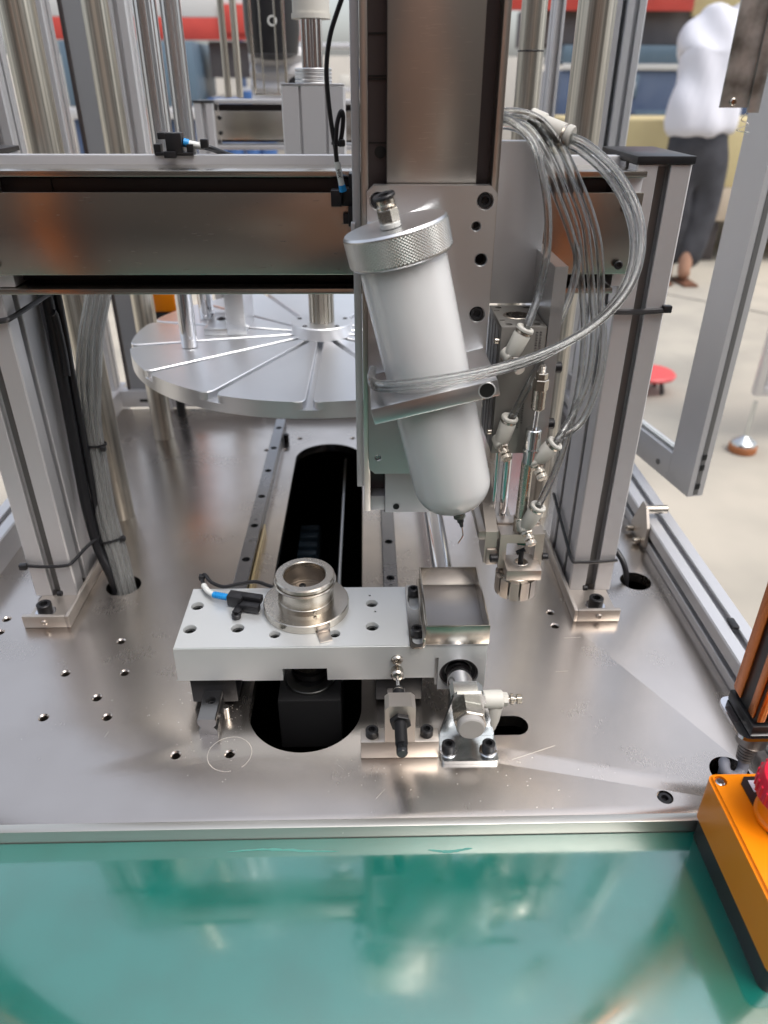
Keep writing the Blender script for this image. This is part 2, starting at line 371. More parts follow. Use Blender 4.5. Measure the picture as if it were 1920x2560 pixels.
for i, bx in enumerate(((-342, -338, 299, 970), (280, 284, 299, 970), (-338, 280, 966, 970), (-338, 280, 299.2, 303))):
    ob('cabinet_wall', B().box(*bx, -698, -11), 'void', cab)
ob('guide_rod', B().cyl((-30, 480, -36), (-30, 880, -36), 1.9, 14), 'alu_w', cab)
ob('cable_duct', B().box(-86, -60, 560, 800, -120, -90, 2), mat('blue_grey_duct', (.03, .055, .08), .5), cab)
for k in range(12):
    ob('duct_finger', B().box(-84, -62, 566+k*19, 576+k*19, -89.5, -80, .5), mat('blue_grey_duct_finger', (.04, .07, .10), .5) if k == 0 else bpy.data.materials['blue_grey_duct_finger'], cab)

# side frame rails (30 x 30 extrusion along y)
def side_rail(x0, label):
    t = thing('side_frame_rail', label, 'aluminium rail', (x0+14, 600, 0), 'side frame rails of the machine')
    P = slotted(28.5, 40, front=(), right=(), back=(14.2,), left=(15 if x0 > 0 else 26,), sw=6, sd=6)
    P2 = offs(P, x0, -13)
    ob('profile', B().prism(P2, 293, 1005, 'y'), 'alu', t)
    return t
sr = side_rail(273, 'aluminium side rail at the right edge of the base plate, outdoor floor beyond')
side_rail(-372.5, 'aluminium side rail at the left edge of the base plate, behind the left column')
# latch bracket on the right rail
lb = thing('roller_bracket', 'brownish steel catch bracket with a short roller on the right side rail', 'bracket', (272, 620, 8))
P = [(600, 3), (641, 3), (642, 9), (624, 42), (614, 42), (601, 24)]
ob('bracket_plate', B().prism(P, 270, 272.6, 'x'), 'nickel_m', lb)
ob('roller', B().cyl((272, 618, 36), (293, 618, 36), 4.2, 24, .5), 'nickel', lb)
for y, z in ((634, 5), (612, 4)):
    cap_screw(lb, (270, y, z), (-1, 0, 0), 3.2, 7, 'nickel', name='cap_screw')
lb2 = copytree(lb, 0, 170, 0, 'small roller of the catch bracket half hidden behind the right column')
lb['group'] = lb2['group'] = 'catch brackets on the right rail'
ob('cable_clip', B().box(285, 291, 446, 458, 26, 29, .8), 'plastic', sr)

# ================================================================== COLUMNS
def column(x0, w, label, mirror):
    t = thing('gantry_column', label, 'column', (x0+w/2, 572, 0), 'aluminium columns carrying the horizontal axis')
    P = offs(slotted(w, 82, front=(w*.5,), right=(20, 61), left=(20, 61), sw=8.4, sd=9), x0, 532)
    ob('profile', B().prism(P, 3, 350.5 if not mirror else 352), 'alu', t)
    cs = ob('slot_cover', B().box(x0+w/2-4, x0+w/2+4, 539.6, 540.8, 4, 349), 'alu_groove', t)
    ob('end_cap', B().box(x0-.6, x0+w+1, 530.5, 615, 351 if not mirror else 352.5, 356, .6), 'plastic', t)
    return t
cr = column(179.5, 37.5, 'right aluminium column with black end cap beside the coiled clear tubes', False)
cl = column(-296, 37.5, 'left aluminium column with black and clear cable bundles behind it', True)
def foot(x0, x1, label, side):
    t = thing('foot_bracket', label, 'bracket', ((x0+x1)/2, 520, 0), 'brown steel foot brackets under the columns')
    ob('base_leg', B().box(x0, x1, 490, 531.5, .3, 11.8, .5), 'nickel_m', t)
    return t
fr_ = thing('foot_bracket', 'steel foot bracket bolted down in front of the right column', 'bracket', (196, 510, 0), 'steel foot brackets under the columns')
def mkfoot(t, x0, x1, sx, flip):
    ob('front_plate', B().box(x0, x1, 490.5, 494, .3, 12, .3), 'nickel_m', t)
    ob('base_plate', B().box(x0, x1, 494, 531.8, .3, 3.2), 'nickel_m', t)
    xs = (x0, x0+3) if not flip else (x1-3, x1)
    ob('side_plate', B().box(xs[0]-(3.2 if not flip else -3.2), xs[1]-(3.2 if not flip else -3.2), 490.5, 620, .3, 12, .3), 'nickel_m', t)
    cap_screw(t, (sx, 508, 3.2), (0, 0, 1), 6.2, 8.5, washer=True)
    ob('lock_screw', B().cyl((sx-5.5 if not flip else sx+8, 520, 14), (sx-9 if not flip else sx+12, 520, 14), 2.4, 16, .3), 'black', t)
    cap_screw(t, ((x0+x1)/2, 490.5, 6), (0, -1, 0), 2.6, 1.6, 'nickel_m')
mkfoot(fr_, 177, 213, 197, False)
fl_ = thing('foot_bracket', 'steel foot bracket bolted down in front of the left column', 'bracket', (-272, 510, 0), 'steel foot brackets under the columns')
mkfoot(fl_, -290, -254.5, -278, True)

# cable ties round the columns
def tie(name, pts, label, r=1.5, flat=True, head=None):
    t = thing(name, label, 'cable tie', pts[0])
    ob('strap', B().tube(pts, r, 8, 5), 'plastic', t)
    if head: ob('head', B().box(head[0]-3.2, head[0]+3.2, head[1]-2.6, head[1]+2.6, head[2]-2.6, head[2]+2.6, .8), 'plastic', t)
    return t
tie('cable_tie', [(-297, 529.5, 37), (-280, 529, 36), (-262, 529.5, 36.5), (-257, 533, 37.5), (-249, 552, 42), (-240, 566, 45)], 'black cable tie low on the left column pulling in the cable bundle', head=(-297, 528, 37))
tie('cable_tie', [(-300, 529.6, 246), (-280, 529.6, 247), (-260, 529.8, 249), (-256, 535, 250), (-250, 560, 253), (-246, 582, 255)], 'black cable tie high on the left column just below the beam', r=2)
tie('cable_tie', [(218, 529.5, 255), (200, 529.4, 254), (182, 529.4, 254), (177.5, 532, 254), (177.5, 560, 254)], 'black cable tie round the right column just below the beam', r=2, head=(217.5, 530, 256))
tie('cable_tie', [(217.5, 530, 36), (200, 529.3, 35), (184, 529.4, 35), (178, 532, 36), (177.4, 560, 44), (177.2, 612, 58)], 'black cable tie low on the right column', r=1.5)
c_ = ob('cable', B().tube([(219, 590, 30), (228, 570, 24), (236, 556, 12), (238, 549, -8), (238, 548, -60)], 2.7, 14), 'cable')
tag(c_, 'short dark cable dropping into the round hole beside the right column', 'cable')

# ================================================================== HORIZONTAL BEAM
beam = thing('horizontal_axis', 'horizontal stainless covered linear axis spanning the two columns', 'linear axis', (-40, 545, 268))
XL, XR = -262, 186.5
ob('back_channel', B().box(XL+2, XR-8, 560, 567.5, 270, 345), 'shaft', beam)
ob('top_flange', B().box(XL, XR-1, 526, 568, 343.6, 347.2, .4), 'steel', beam)
ob('bottom_flange', B().box(XL, XR-12, 526, 568, 268, 271.8, .4), 'steel', beam)
ob('inner_rail', B().box(XL+5, 165, 545, 560, 318, 341, .5), 'shaft', beam)
ob('inner_rail', B().box(XL+5, 165, 545, 560, 274, 296, .5), 'black', beam)
cv = ob('cover_plate', B().box(XL-2, 185.5, 526.2, 529, 281.3, 334.3, .5), 'steel', beam)
for x, z in ((175.5, 325), (175.2, 288), (-255.5, 288), (-255.5, 325)):
    cap_screw(beam, (x, 524.9, z), (0, -1, 0), 3.0, 1.6)
ob('end_block', B().box(174, 184.5, 530, 566, 272.4, 343.2, .5), 'alu', beam)
ob('end_block', B().box(-258, -246, 530, 566, 272.4, 343.2, .5), 'alu', beam)
ob('sensor_rail', B().box(XL, XR-6, 568.2, 578, 330, 353.2, .5), 'alu', beam)
ob('joint_line', B().box(-212.2, -211.7, 544.2, 545, 318, 341), 'void', beam)

# sensor on top of the beam
def fork_sensor(name, label, x, y, z, s=1., flip=1):
    t = thing(name, label, 'sensor', (x, y, z))
    f = flip
    def bx(a, b_, c, d_, e, g_): return (min(x+f*a*s, x+f*b_*s), max(x+f*a*s, x+f*b_*s), y+c*s, y+d_*s, z+e*s, z+g_*s)
    ob('housing', B().box(*bx(-5, 6, -5, 4, 0, 13), .6), 'plastic', t)
    ob('fork_arm', B().box(*bx(-10, -4.8, -5, 4, 9, 13.2), .5), 'plastic', t)
    ob('fork_arm', B().box(*bx(-14, -9.5, -3, 5, -1, 6), .5), 'plastic', t)
    ob('mounting_foot', B().box(*bx(-13, 13, -4, 5, -1.2, 1.0), .4), 'plastic', t)
    ob('mounting_foot', B().box(*bx(8.5, 13, -3, 4, 1.0, 6), .4), 'plastic', t)
    ob('front_lug', B().box(*bx(-6.5, 1.5, -8, -4, -2.4, 1.8), .5), 'plastic', t)
    return t
sb = fork_sensor('fork_sensor', 'small black fork sensor standing on top of the horizontal beam', -132, 570, 354)
ob('blue_sleeve', B().cyl((-126, 571, 361), (-122.5, 571.5, 360), 2.8, 16), 'blue', sb)
ob('marker_sleeve', B().cyl((-122.5, 571.5, 360), (-112, 573, 358), 2.3, 16), 'white', sb)
ob('cable', B().tube([(-112, 573, 358), (-107, 575, 356.5), (-98, 585, 352), (-80, 600, 346)], 1.9, 10), 'cable', sb)
ob('tie_head', B().box(-114.5, -109, 570, 574, 357, 363, .8), 'plastic', sb)

# fork sensor with the X04 cable beside the vertical axis
s2 = thing('fork_sensor', 'black fork sensor with white marked cable beside the vertical axis, over the beam cover', 'sensor', (-15, 516, 320))
ob('housing', B().box(-22.5, -15.6, 509, 522, 327.8, 337.6, .5), 'plastic', s2)
ob('housing', B().box(-15.6, -8.2, 511.5, 524, 327.8, 338.5, .5), 'plastic', s2)
ob('fork_arm', B().box(-11.5, -8.2, 507, 520, 316, 328, .5), 'plastic', s2)
ob('fork_arm', B().box(-15, -8.2, 511, 522, 317, 323, .5), 'plastic', s2)
ob('mounting_foot', B().box(-11, -8.1, 512, 526, 338, 347, .5), 'plastic', s2)
wc = thing('marked_cable', 'black sensor cable with white X04 marker and blue end, looped beside the vertical axis', 'cable', (-18, 505, 350))
ob('blue_sleeve', B().cyl((-14.6, 508, 337.5), (-15.3, 507, 341), 2.5, 16, r1=2.1), 'blue', wc)
ob('marker_sleeve', B().cyl((-15.3, 507, 341), (-17.9, 506, 354.5), 1.9, 16), 'white', wc)
ax_ = Vector((2.6, 1, -13.5)).normalized()
zc = Vector((0, -.95, .2)).normalized(); xc_ = ax_; yc_ = zc.cross(xc_).normalized(); zc = xc_.cross(yc_)
text('marker_text', 'X04', 3.0, Vector((-16.7, 506.4, 348)) + zc*1.95, Matrix((xc_*-1, yc_*-1, zc)).transposed(), 'ink', wc)
ob('sheath', B().tube([(-17.9, 506, 354), (-18.6, 505.6, 362), (-20.2, 505, 372), (-22, 505, 388), (-22.6, 505, 404), (-20, 505, 420), (-14.5, 505, 434), (-9, 506, 446), (-4, 508, 460)], 1.45, 12), 'cable', wc)
ob('loop', B().tube([(-18.4, 504.8, 358), (-18.2, 504.5, 366), (-17, 504.5, 376), (-14.6, 505, 382), (-13.4, 506, 379), (-14.4, 506.5, 370), (-16.5, 506.5, 363)], 1.4, 12), 'cable', wc)
ob('tie_head', B().box(-16, -12.4, 502, 506, 363, 367, .9), 'plastic', wc)
ob('tie_strap', B().lathe((-17.6, 505.3, 364), (0, .1, 1), [(0, 3.1), (0, 3.5), (1.6, 3.5), (1.6, 3.1)], 20, False, False), 'plastic', wc)

# ================================================================== VERTICAL AXIS
va = thing('vertical_axis', 'tall stainless covered vertical linear axis in front of the beam', 'linear axis', (37, 490, 126))
ob('side_flange', B().box(-3, 1.4, 465, 515, 126, 560, .3), 'steel_v', va)
ob('side_flange', B().box(73.3, 77.4, 465, 515, 126, 560, .3), 'steel_v', va)
b1 = ob('inner_plate', B().box(1.5, 73.2, 478, 514, 126.4, 560), 'shaft', va)
ob('cover_strip', B().box(12, 64.2, 465, 468, 250, 560, .6), 'steel_v', va)
ob('end_plate', B().box(12, 72, 463, 477.5, 126, 160, .4), 'alu', va)
ob('end_foot', B().box(1.6, 11.8, 466, 514, 126.5, 138, .3), 'alu', va)
for z in (420, 400, 366.5, 398.5):
    ob('joint_line', B().box(1.6, 12, 477.4, 477.9, z, z+.8), 'void', va)
ob('screw_hole', B().cyl((8.6, 477.95, 362), (8.6, 476.9, 362), 3.4, 24), 'void', va)
ob('screw_hole', B().cyl((20, 463.2, 131), (20, 462.6, 131), 2.3, 20), 'void', va)
ob('sensor_rail', B().box(-8.4, -3.4, 488, 506, 134, 560, .5), 'alu', va)
ob('carriage_bracket', B().box(77.6, 116.6, 508, 521, 266, 366, .4), 'alu', va)
cf = tag(ob('clip_block', B().box(-9.5, -6.5, 484, 490, 306, 322, .5), 'alu'), 'tiny aluminium clip on the left edge of the vertical axis', 'clip')

random.seed(11)
b = B()
for k in range(110):
    x = random.gauss(40, 11); z = random.uniform(350, 450); L = random.uniform(1.5, 7)
    if 13 < x-L/2 and x+L/2 < 63: b.box(x-L/2, x+L/2, 464.93, 464.99, z, z+random.uniform(.05, .14))
ob('scratches', b, mat('bright_scratch', (.80, .76, .70), .3, 1), va, kind='stuff')
b = B()
for k in range(60):
    x = random.uniform(-240, -15); z = random.uniform(284, 332); L = random.uniform(.6, 4)
    b.box(x-L/2, x+L/2, 526.1, 526.17, z, z+random.uniform(.08, .3))
ob('scuff_marks', b, mat('dull_scuff', (.20, .18, .16), .5, .6), beam, kind='stuff')

# moving plate on the vertical axis
mp = thing('dispenser_plate', 'chamfered aluminium plate with black screws carrying the bottle on the vertical axis', 'mounting plate', (38, 459, 162))
P = [(.5+4, 162), (75.5-4, 162), (75.5, 166), (75.5, 342.5), (71.5, 346.5), (4.5, 346.5), (.5, 342.5), (.5, 166)]
mpp = ob('plate', B().prism(P, 455, 463, 'y'), 'alu_b', mp)
cc = B()
sc = [(6.8, 338.4), (68.8, 338.4), (68.4, 273)]
for x, z in sc: cc.lathe((x, 459.5, z), (0, -1, 0), [(0, 4.7), (4.1, 4.7), (5.2, 5.4)], 32)
for x, z, r in ((64.5, 324.5, 2.4), (68.6, 305.6, 3.4), (6.8, 174.4, 1.9)): cc.lathe((x, 464, z), (0, -1, 0), [(0, r), (8.2, r), (9.5, r+.9)], 28)
cut(mpp, [cc])
for x, z in sc: cap_screw(mp, (x, 459.4, z), (0, -1, 0), 4.2, 3.4)
ob('screw', B().cyl((6.8, 459, 174.4), (6.8, 456, 174.4), 1.7, 16, .2), 'zinc', mp)

# ================================================================== DISPENSING BOTTLE
ax = Vector((math.sin(R(13.9)), 0, -math.cos(R(13.9)))); P0 = Vector((15.4, 428, 330.0))
wv = Vector((math.cos(R(13.9)), 0, math.sin(R(13.9))))
def onax(u): return P0 + ax*u
bt = thing('dispensing_bottle', 'tilted milky plastic dispensing bottle with knurled aluminium cap and a fine needle', 'bottle', tuple(onax(100)))
# body, a shell with thickness
prof = [(16, 23.2), (18, 24.6), (22, 25.2), (165, 25.2)]
for k in range(1, 11):
    a = R(9*k); prof.append((165+20*math.sin(a), 5.0+20.2*math.cos(a)))
inner = [(h-1.6 if h > 160 else h, r-1.6) for h, r in prof if r > 5.5][::-1]
ob('body', B().lathe(onax(0), ax, prof, 72, True, True), 'milky', bt)
# neck and luer
ob('neck', B().lathe(onax(184), ax, [(0, 5.4), (1.5, 5.2), (1.5, 4.6)], 32), 'milky', bt)
lp = []
for k in range(6): lp += [(k*1.35, 3.2), (k*1.35+.5, 4.1), (k*1.35+.9, 4.1), (k*1.35+1.3, 3.2)]
ob('thread', B().lathe(onax(185.5), ax, lp, 28), mat('clear_luer', (.82, .84, .74), .12, trans=.75), bt)
nd = ob('needle_hub', B().lathe(onax(191), ax, [(0, 2.9), (1.5, 3.0), (2.2, 2.4), (6, 2.3), (6.5, 1.6), (10, 1.2)], 24), 'plastic', bt)
e0 = onax(201)
ob('needle', B().tube([e0, e0+Vector((1.0, 0, -5.5)), e0+Vector((.9, -.5, -7.5)), e0+Vector((-2.2, -2, -12.5))], .42, 8, 4), 'steel', nd)
# cap with real diamond knurling
seg = 168; rows = 18; bmk = bmesh.new(); a1 = ax.orthogonal().normalized(); b1_ = ax.cross(a1); rings = []
for j_ in range(rows+1):
    h = 1.2 + 15.6*j_/rows; ring = []
    for k in range(seg):
        r = 29.35 + (.34 if (k+j_) % 2 else 0.)
        if j_ in (0, rows): r = 29.35
        ring.append(bmk.verts.new((onax(h) + (a1*math.cos(2*PI*k/seg)+b1_*math.sin(2*PI*k/seg))*r)*MM))
    rings.append(ring)
for j_ in range(rows):
    for k in range(seg):
        A_, B_, C_, D_ = rings[j_][k], rings[j_][(k+1) % seg], rings[j_+1][(k+1) % seg], rings[j_+1][k]
        if (k+j_) % 2: bmk.faces.new((A_, B_, D_)); bmk.faces.new((B_, C_, D_))
        else: bmk.faces.new((A_, B_, C_)); bmk.faces.new((A_, C_, D_))
cp = ob('cap', B().lathe(onax(0), ax, [(0, 28.4), (1.2, 29.35), (1.25, 27), (16.8, 27), (16.8, 29.35), (17.8, 28.4), (17.8, 24)], 84), 'cap', bt)
ob('knurled_rim', bmk, mat('knurled_aluminium', (.50, .49, .46), .30, 1), cp)
# push-in fitting on the cap
fp = P0 + wv*(-2.0) + Vector((0, -9, 0)); 
pf = thing('air_fitting', 'brass hex push-in air fitting with black collar on the bottle cap', 'fitting', tuple(fp))
ob('seal', B().cyl(fp, fp-ax*3.2, 5.6, 24, .5), 'white', pf)
ob('hex_body', B().hexa(fp-ax*3.2, -ax, 10.2, 7, .5), 'nickel', pf)
ob('neck', B().lathe(fp-ax*10.2, -ax, [(0, 5.2), (1, 5.3), (1.6, 4.6), (2.4, 5.0), (4.4, 5.0), (4.8, 4.4)], 28), 'nickel', pf)
ob('release_collar', B().lathe(fp-ax*14.8, (-ax+Vector((-.08, -.1, 0))), [(0, 3.8), (.8, 6.0), (2.0, 6.2), (2.6, 5.8), (2.4, 3), (-1, 2.8)], 32, True, True), 'plastic', pf)

# clamp bracket for the bottle, tilted with it
cb = thing('bottle_bracket', 'thick tilted aluminium plate clamping the bottle, black screw at its right end', 'bracket', (38, 430, 245))
rotm = Matrix.Rotation(-R(13.9), 3, 'Y')
cen = onax(95)
bb = ob('plate', B().box(cen.x-36.5, cen.x+38, 397, 454.8, cen.z-5, cen.z+5, .6, rotm, tuple(cen)), 'alu_b', cb)
cut(bb, [B().cyl(onax(85), onax(106), 25.5, 64)])
sp = cen + wv*31; sp.y = 397
ob('bolt_ring', B().ring((sp.x, 397.4, sp.z), (0, -1, 0), 5.0, 4.4, .9, 36, .2), 'alu_w', cb)
ob('bolt_hole', B().cyl((sp.x, 397.5, sp.z), (sp.x, 396.9, sp.z), 4.45, 32), 'void', cb)

# ================================================================== GRIPPER UNIT (right of the bottle)
gu = thing('slide_cylinder', 'compact pneumatic slide cylinder hanging right of the bottle', 'pneumatic cylinder', (99, 475, 178))
sb_ = ob('body', B().box(84.4, 113.4, 455, 507, 177, 265, .5), 'slide', gu)
k1_ = B(); k1_.cyl((99, 482, 258), (99, 482, 270), 9.5, 36)
for x, y in ((90, 461), (108, 461), (89.5, 501), (108.5, 501)): k1_.cyl((x, y, 262), (x, y, 268), 2.3, 18)
k2_ = B()
for y in (470, 493): k2_.box(85.5, 89, y-.8, y+.8, 263.5, 268); k2_.box(109, 112.5, y-.8, y+.8, 263.5, 268)
k3_ = B()
for y in (463, 477, 488, 499): k3_.box(80, 86, y-1.2, y+1.2, 170, 261)
cut(sb_, [k1_, k2_, k3_])
ob('bore_ring', B().ring((99, 482, 262), (0, 0, 1), 9.3, 7.6, 3.2, 36), 'nickel', gu)
ob('bore_plug', B().cyl((99, 482, 258.5), (99, 482, 262.5), 7.6, 30), 'black', gu)
for z in (255, 192): cap_screw(gu, (84.3, 458.5, z), (-1, 0, 0), 2.0, 3.4, 'nickel')
# faint printed rating lines, too small to read in the photograph
b = B(); random.seed(9)
for cx_, z0_, n_ in ((107.2, 262, 9), (109.6, 262, 9), (100.5, 214, 11), (103, 214, 9)):
    for k in range(n_):
        h_ = random.uniform(.7, 1.2); z_ = z0_-k*1.7
        b.box(cx_-.8, cx_+.8, 454.86, 454.93, z_-h_, z_-h_+.25); b.box(cx_-.8+random.uniform(0, .6), cx_+.1, 454.86, 454.93, z_-.25, z_)
        b.box(cx_+random.uniform(-.6, .4), cx_+.7, 454.86, 454.93, z_-h_*.6, z_-h_*.6+.22)
ob('printed_marks', b, 'ink', gu, kind='stuff')
sp_ = thing('side_plate', 'upright aluminium plate with slanted top behind the clear tubes', 'mounting plate', (118, 480, 180))
ob('plate', B().prism([(454.6, 168), (454.6, 301.6), (528, 301.6), (528, 168)], 113.8, 121.8, 'x'), 'alu_b', sp_)
for y, z in ((462, 236), (462, 196)): cap_screw(sp_, (121.8, y, z), (1, 0, 0), 3.8, 5.5)

ge = thing('gripper', 'nickel plated internal gripper head with slotted expanding collar above the plate', 'gripper', (108, 445, 66))
ob('guide_rod', B().cyl((92.3, 470, 178), (92.3, 470, 118), 1.9, 20), 'chrome', ge)
ob('guide_rod', B().cyl((99.6, 470, 178), (99.6, 470, 112), 3.1, 24), 'chrome', ge)
ob('guide_rod', B().lathe((99.6, 470, 112), (0, 0, 1), [(0, 3.0), (6, 3.0), (6.4, 3.7), (7.4, 3.7), (7.8, 3.0)], 24), 'zinc', ge)
ob('cross_plate', B().box(79, 106, 447, 490, 112, 119, .5), 'nickel_m', ge)
ob('side_arm', B().box(79.5, 87.5, 447, 488, 92, 143, .5) if False else B().prism([(446, 92), (446, 119), (500, 143), (500, 130), (470, 92)], 84, 92.5, 'x'), 'nickel_m', ge)
ob('arm_block', B().box(85.5, 93.2, 444, 456, 92, 105, .4), 'nickel_m', ge)
ub = ob('yoke', B().prism([(94, 90.5), (94, 119.4), (125.6, 119.4), (125.6, 91), (119.6, 91), (119.6, 112), (99, 112), (99, 90.5)], 441.5, 455, 'y'), 'nickel_m', ge)
ob('yoke_top', B().box(93.6, 124.6, 455.2, 466, 117, 121, .5), 'nickel_m', ge)
ck = ob('centre_block', B().box(98, 123, 428, 449, 89, 97.6, .4), 'nickel_m', ge)
cut(ck, [B().cyl((110, 439, 94), (110, 439, 99), 4.4, 28)])
ob('bore_ring', B().ring((110, 439, 97.2), (0, 0, 1), 5.2, 4.3, .9, 28, .2), 'steel', ge)
ob('clamp_screw', B().cyl((109.4, 437.5, 94), (109.4, 438.5, 108), 1.9, 14), 'black', ge)
ob('clamp_screw', B().cyl((106.5, 441, 104), (112.5, 441, 107), 1.8, 14), 'black', ge)
ob('green_valve', B().cyl((107.6, 446, 110.5), (113, 446, 109.4), 2.2, 14, .3), 'greenc', ge)
cap_screw(ge, (93.2, 442, 99), (-1, 0, 0), 3.1, 5.5); cap_screw(ge, (125.6, 442, 100), (1, 0, 0), 2.7, 4.5)
# expanding collar: ten jaws round a core
GC = (108.3, 441)
ob('collar_shade_core', B().lathe((*GC, 74), (0, 0, 1), [(0, 12.6), (12, 12.6), (12, 13.4)], 48), 'black', ge)  # black core paints the shadow in the gaps between the jaws
ob('collar_shoulder', B().lathe((*GC, 86.1), (0, 0, 1), [(0, 13.4), (2.6, 13.4), (3.2, 12.5)], 48), 'nickel', ge)
N = 12
for k in range(N):
    a0 = 2*PI*k/N+.045; a1_ = 2*PI*(k+1)/N-.045; pts = []
    for i in range(6): t = a0+(a1_-a0)*i/5; pts.append((GC[0]+15.4*math.cos(t), GC[1]+15.4*math.sin(t)))
    for i in range(6): t = a1_-(a1_-a0)*i/5; pts.append((GC[0]+12.7*math.cos(t), GC[1]+12.7*math.sin(t)))
    ob('jaw', B().prism(pts, 72, 87), 'nickel_m', ge)

# small air cylinder beside it with coupling on top
ac = thing('pin_cylinder', 'slim pneumatic pin cylinder with hex coupling nut in front of the side plate', 'pneumatic cylinder', (109, 443, 120))
ob('barrel', B().cyl((108.4, 448, 119), (108.4, 446, 176), 4.2, 30, .5), 'nickel', ac)
ob('lower_cap', B().lathe((108.2, 448, 112), (0, 0, 1), [(0, 4.6), (16, 4.6), (16.5, 5.0), (18.5, 5.0), (19, 4.4)], 28), 'nickel', ac)
ob('upper_cap', B().lathe((109.3, 443.5, 176), (0, 0, 1), [(0, 5.2), (9.5, 5.2), (9.5, 6.2), (10.6, 6.2), (10.6, 5.2), (24, 5.2), (24.6, 4.7)], 32), 'zinc', ac)
ob('rod', B().cyl((109.4, 443, 200), (109.9, 442.6, 216), 1.75, 20), 'chrome', ac)
ob('coupling', B().lathe((110, 442.4, 214.5), (0, 0, 1), [(0, 3.8), (1, 4.5), (14, 4.5)], 28), 'nickel', ac)
ob('coupling_nut', B().hexa((110.2, 442.3, 228), (0, 0, 1), 8.6, 7.4, .4), 'nickel', ac)
ob('lock_nut', B().hexa((110.3, 442.2, 235.4), (0, 0, 1), 6.6, 4.2, .4), 'nickel', ac)
tp = []
for k in range(6): tp += [(k*.9, 1.7), (k*.9+.45, 2.2)]
ob('threaded_end', B().lathe((110.4, 442.1, 239.4), (0, 0, 1), tp, 18), 'steel', ac)

# ivory flow-control fittings
def speed_fitting(label, top, bot, nose, s=1.):
    """top: open collar centre, bot: elbow centre, nose: direction of the metal adjusting screw"""
    top = Vector(top); bot = Vector(bot); dv = (bot-top).normalized(); L = (bot-top).length
    t = thing('flow_fitting', label, 'air fitting', tuple(bot), 'ivory flow control fittings on the gripper unit')
    ob('release_collar', B().lathe(top, dv, [(.6, 3.2), (0, 3.6), (0, 5.2*s), (.7, 5.7*s), (2.0, 5.7*s), (2.4, 4.6*s), (2.6, 3)], 32, True, True), 'ivory', t)
    ob('metal_band', B().cyl(top+dv*2.4, top+dv*4.4, 5.1*s, 30, .3), 'nickel', t)
    ob('barrel', B().lathe(top+dv*4.4, dv, [(0, 5.2*s), (.6, 5.5*s), (10, 5.3*s), (L-6, 4.6*s), (L-4, 3.8*s)], 32), 'ivory', t)
    nz = Vector(nose).normalized()
    ob('elbow', B().lathe(bot-nz*5.5, nz, [(0, 4.3*s), (.8, 4.9*s), (7.6, 4.9*s), (8.4, 4.2*s)], 30), 'ivory', t)
    ob('hex_nut', B().hexa(bot+nz*2.8, nz, 7.2*s, 2.2, .3), 'nickel', t)
    kn = []
    k1 = B()
    k1.lathe(bot+nz*5, nz, [(0, 2.2), (2, 2.2), (2, 3.2), (2.2, 3.4), (4.2, 3.4), (4.4, 3.1), (4.4, 2.0), (5.2, 2.0), (5.2, 3.1), (5.5, 3.4), (8.2, 3.4), (8.6, 3.0)], 26)
    for k in range(22):
        a_ = nz.orthogonal().normalized(); c_v = nz.cross(a_); q = bot+nz*7 + (a_*math.cos(2*PI*k/22)+c_v*math.sin(2*PI*k/22))*3.4
        k1.cyl(q+nz*.3, q+nz*2.0, .28, 5); q2 = q+nz*3.3; k1.cyl(q2+nz*.2, q2+nz*2.7, .28, 5)
    ob('adjusting_screw', k1, 'nickel', t)
    return t
NZ = (.35, -.85, -.38)
speed_fitting('uppermost ivory flow fitting, at the top of the slide cylinder', (98.2, 447.5, 267), (90.3, 449, 247.5), NZ)
speed_fitting('ivory flow fitting low on the slide cylinder, left of the slim cylinder', (93.6, 446.5, 208), (89.4, 449, 187.8), (.25, -.8, -.55))
speed_fitting('ivory flow fitting on the top of the slim cylinder, tilted to the right', (124.0, 438.5, 193), (112.6, 442, 177), (.30, -.8, -.6))
speed_fitting('lowest ivory flow fitting, just above the gripper yoke', (117.7, 438.5, 145), (110.8, 442, 124.5), (.30, -.8, -.6))
tee = thing('tube_union', 'ivory round tube union at the top of the coiled clear tubes', 'air fitting', (120, 504, 369))
ob('barrel', B().cyl((110.5, 512, 374), (121.5, 503, 370), 6.3, 32, .8), 'ivory', tee)
ob('metal_band', B().cyl((121.5, 503, 370), (122.7, 502.1, 369.6), 5.9, 30), 'nickel', tee)
ob('release_collar', B().cyl((122.7, 502.1, 369.6), (126.0, 499.8, 368.6), 6.5, 32, .7), 'ivory', tee)
ob('barrel', B().cyl((102, 516, 379), (111.5, 512, 375.5), 5.6, 30, .8), 'ivory', tee)

# clear tubes
def clear_tube(name, label, pts, r=2.45, group='clear air tubes of the gripper and bottle'):
    t = thing(name, label, 'tube', pts[0], group)
    ob('outer_wall', B().tube(pts, r, 18, 8, cap=False), 'tube', t)
    # the bore: a second surface facing inwards
    bm_in = B().tube(pts, r*.62, 14, 8, cap=False)
    ob('bore', bm_in, 'bore', t)
    return t
T1 = [(80, 512, 378), (88, 503, 377.5), (100.3, 492, 367.0), (106.0, 484, 351.3), (110.2, 476, 331.5), (110.9, 468, 308.8), (106.9, 460, 285.5), (99.7, 450, 268), (97.6, 447.6, 262)]
clear_tube('clear_tube', 'clear tube curving down into the uppermost ivory fitting', T1)
T2 = [(78, 520, 380), (92, 512, 379), (104, 509, 375.5), (115.2, 500, 362.7), (126.5, 492, 342.7), (136.5, 486, 322.0), (140.9, 480, 300.9), (145.2, 476, 278.6), (148.7, 472, 255.6), (146.2, 462, 227.5), (137.0, 452, 208.6), (125.6, 440, 195.2), (122.5, 439, 190)]
clear_tube('clear_tube', 'clear tube in the middle bundle ending in the fitting tilted to the right', T2)
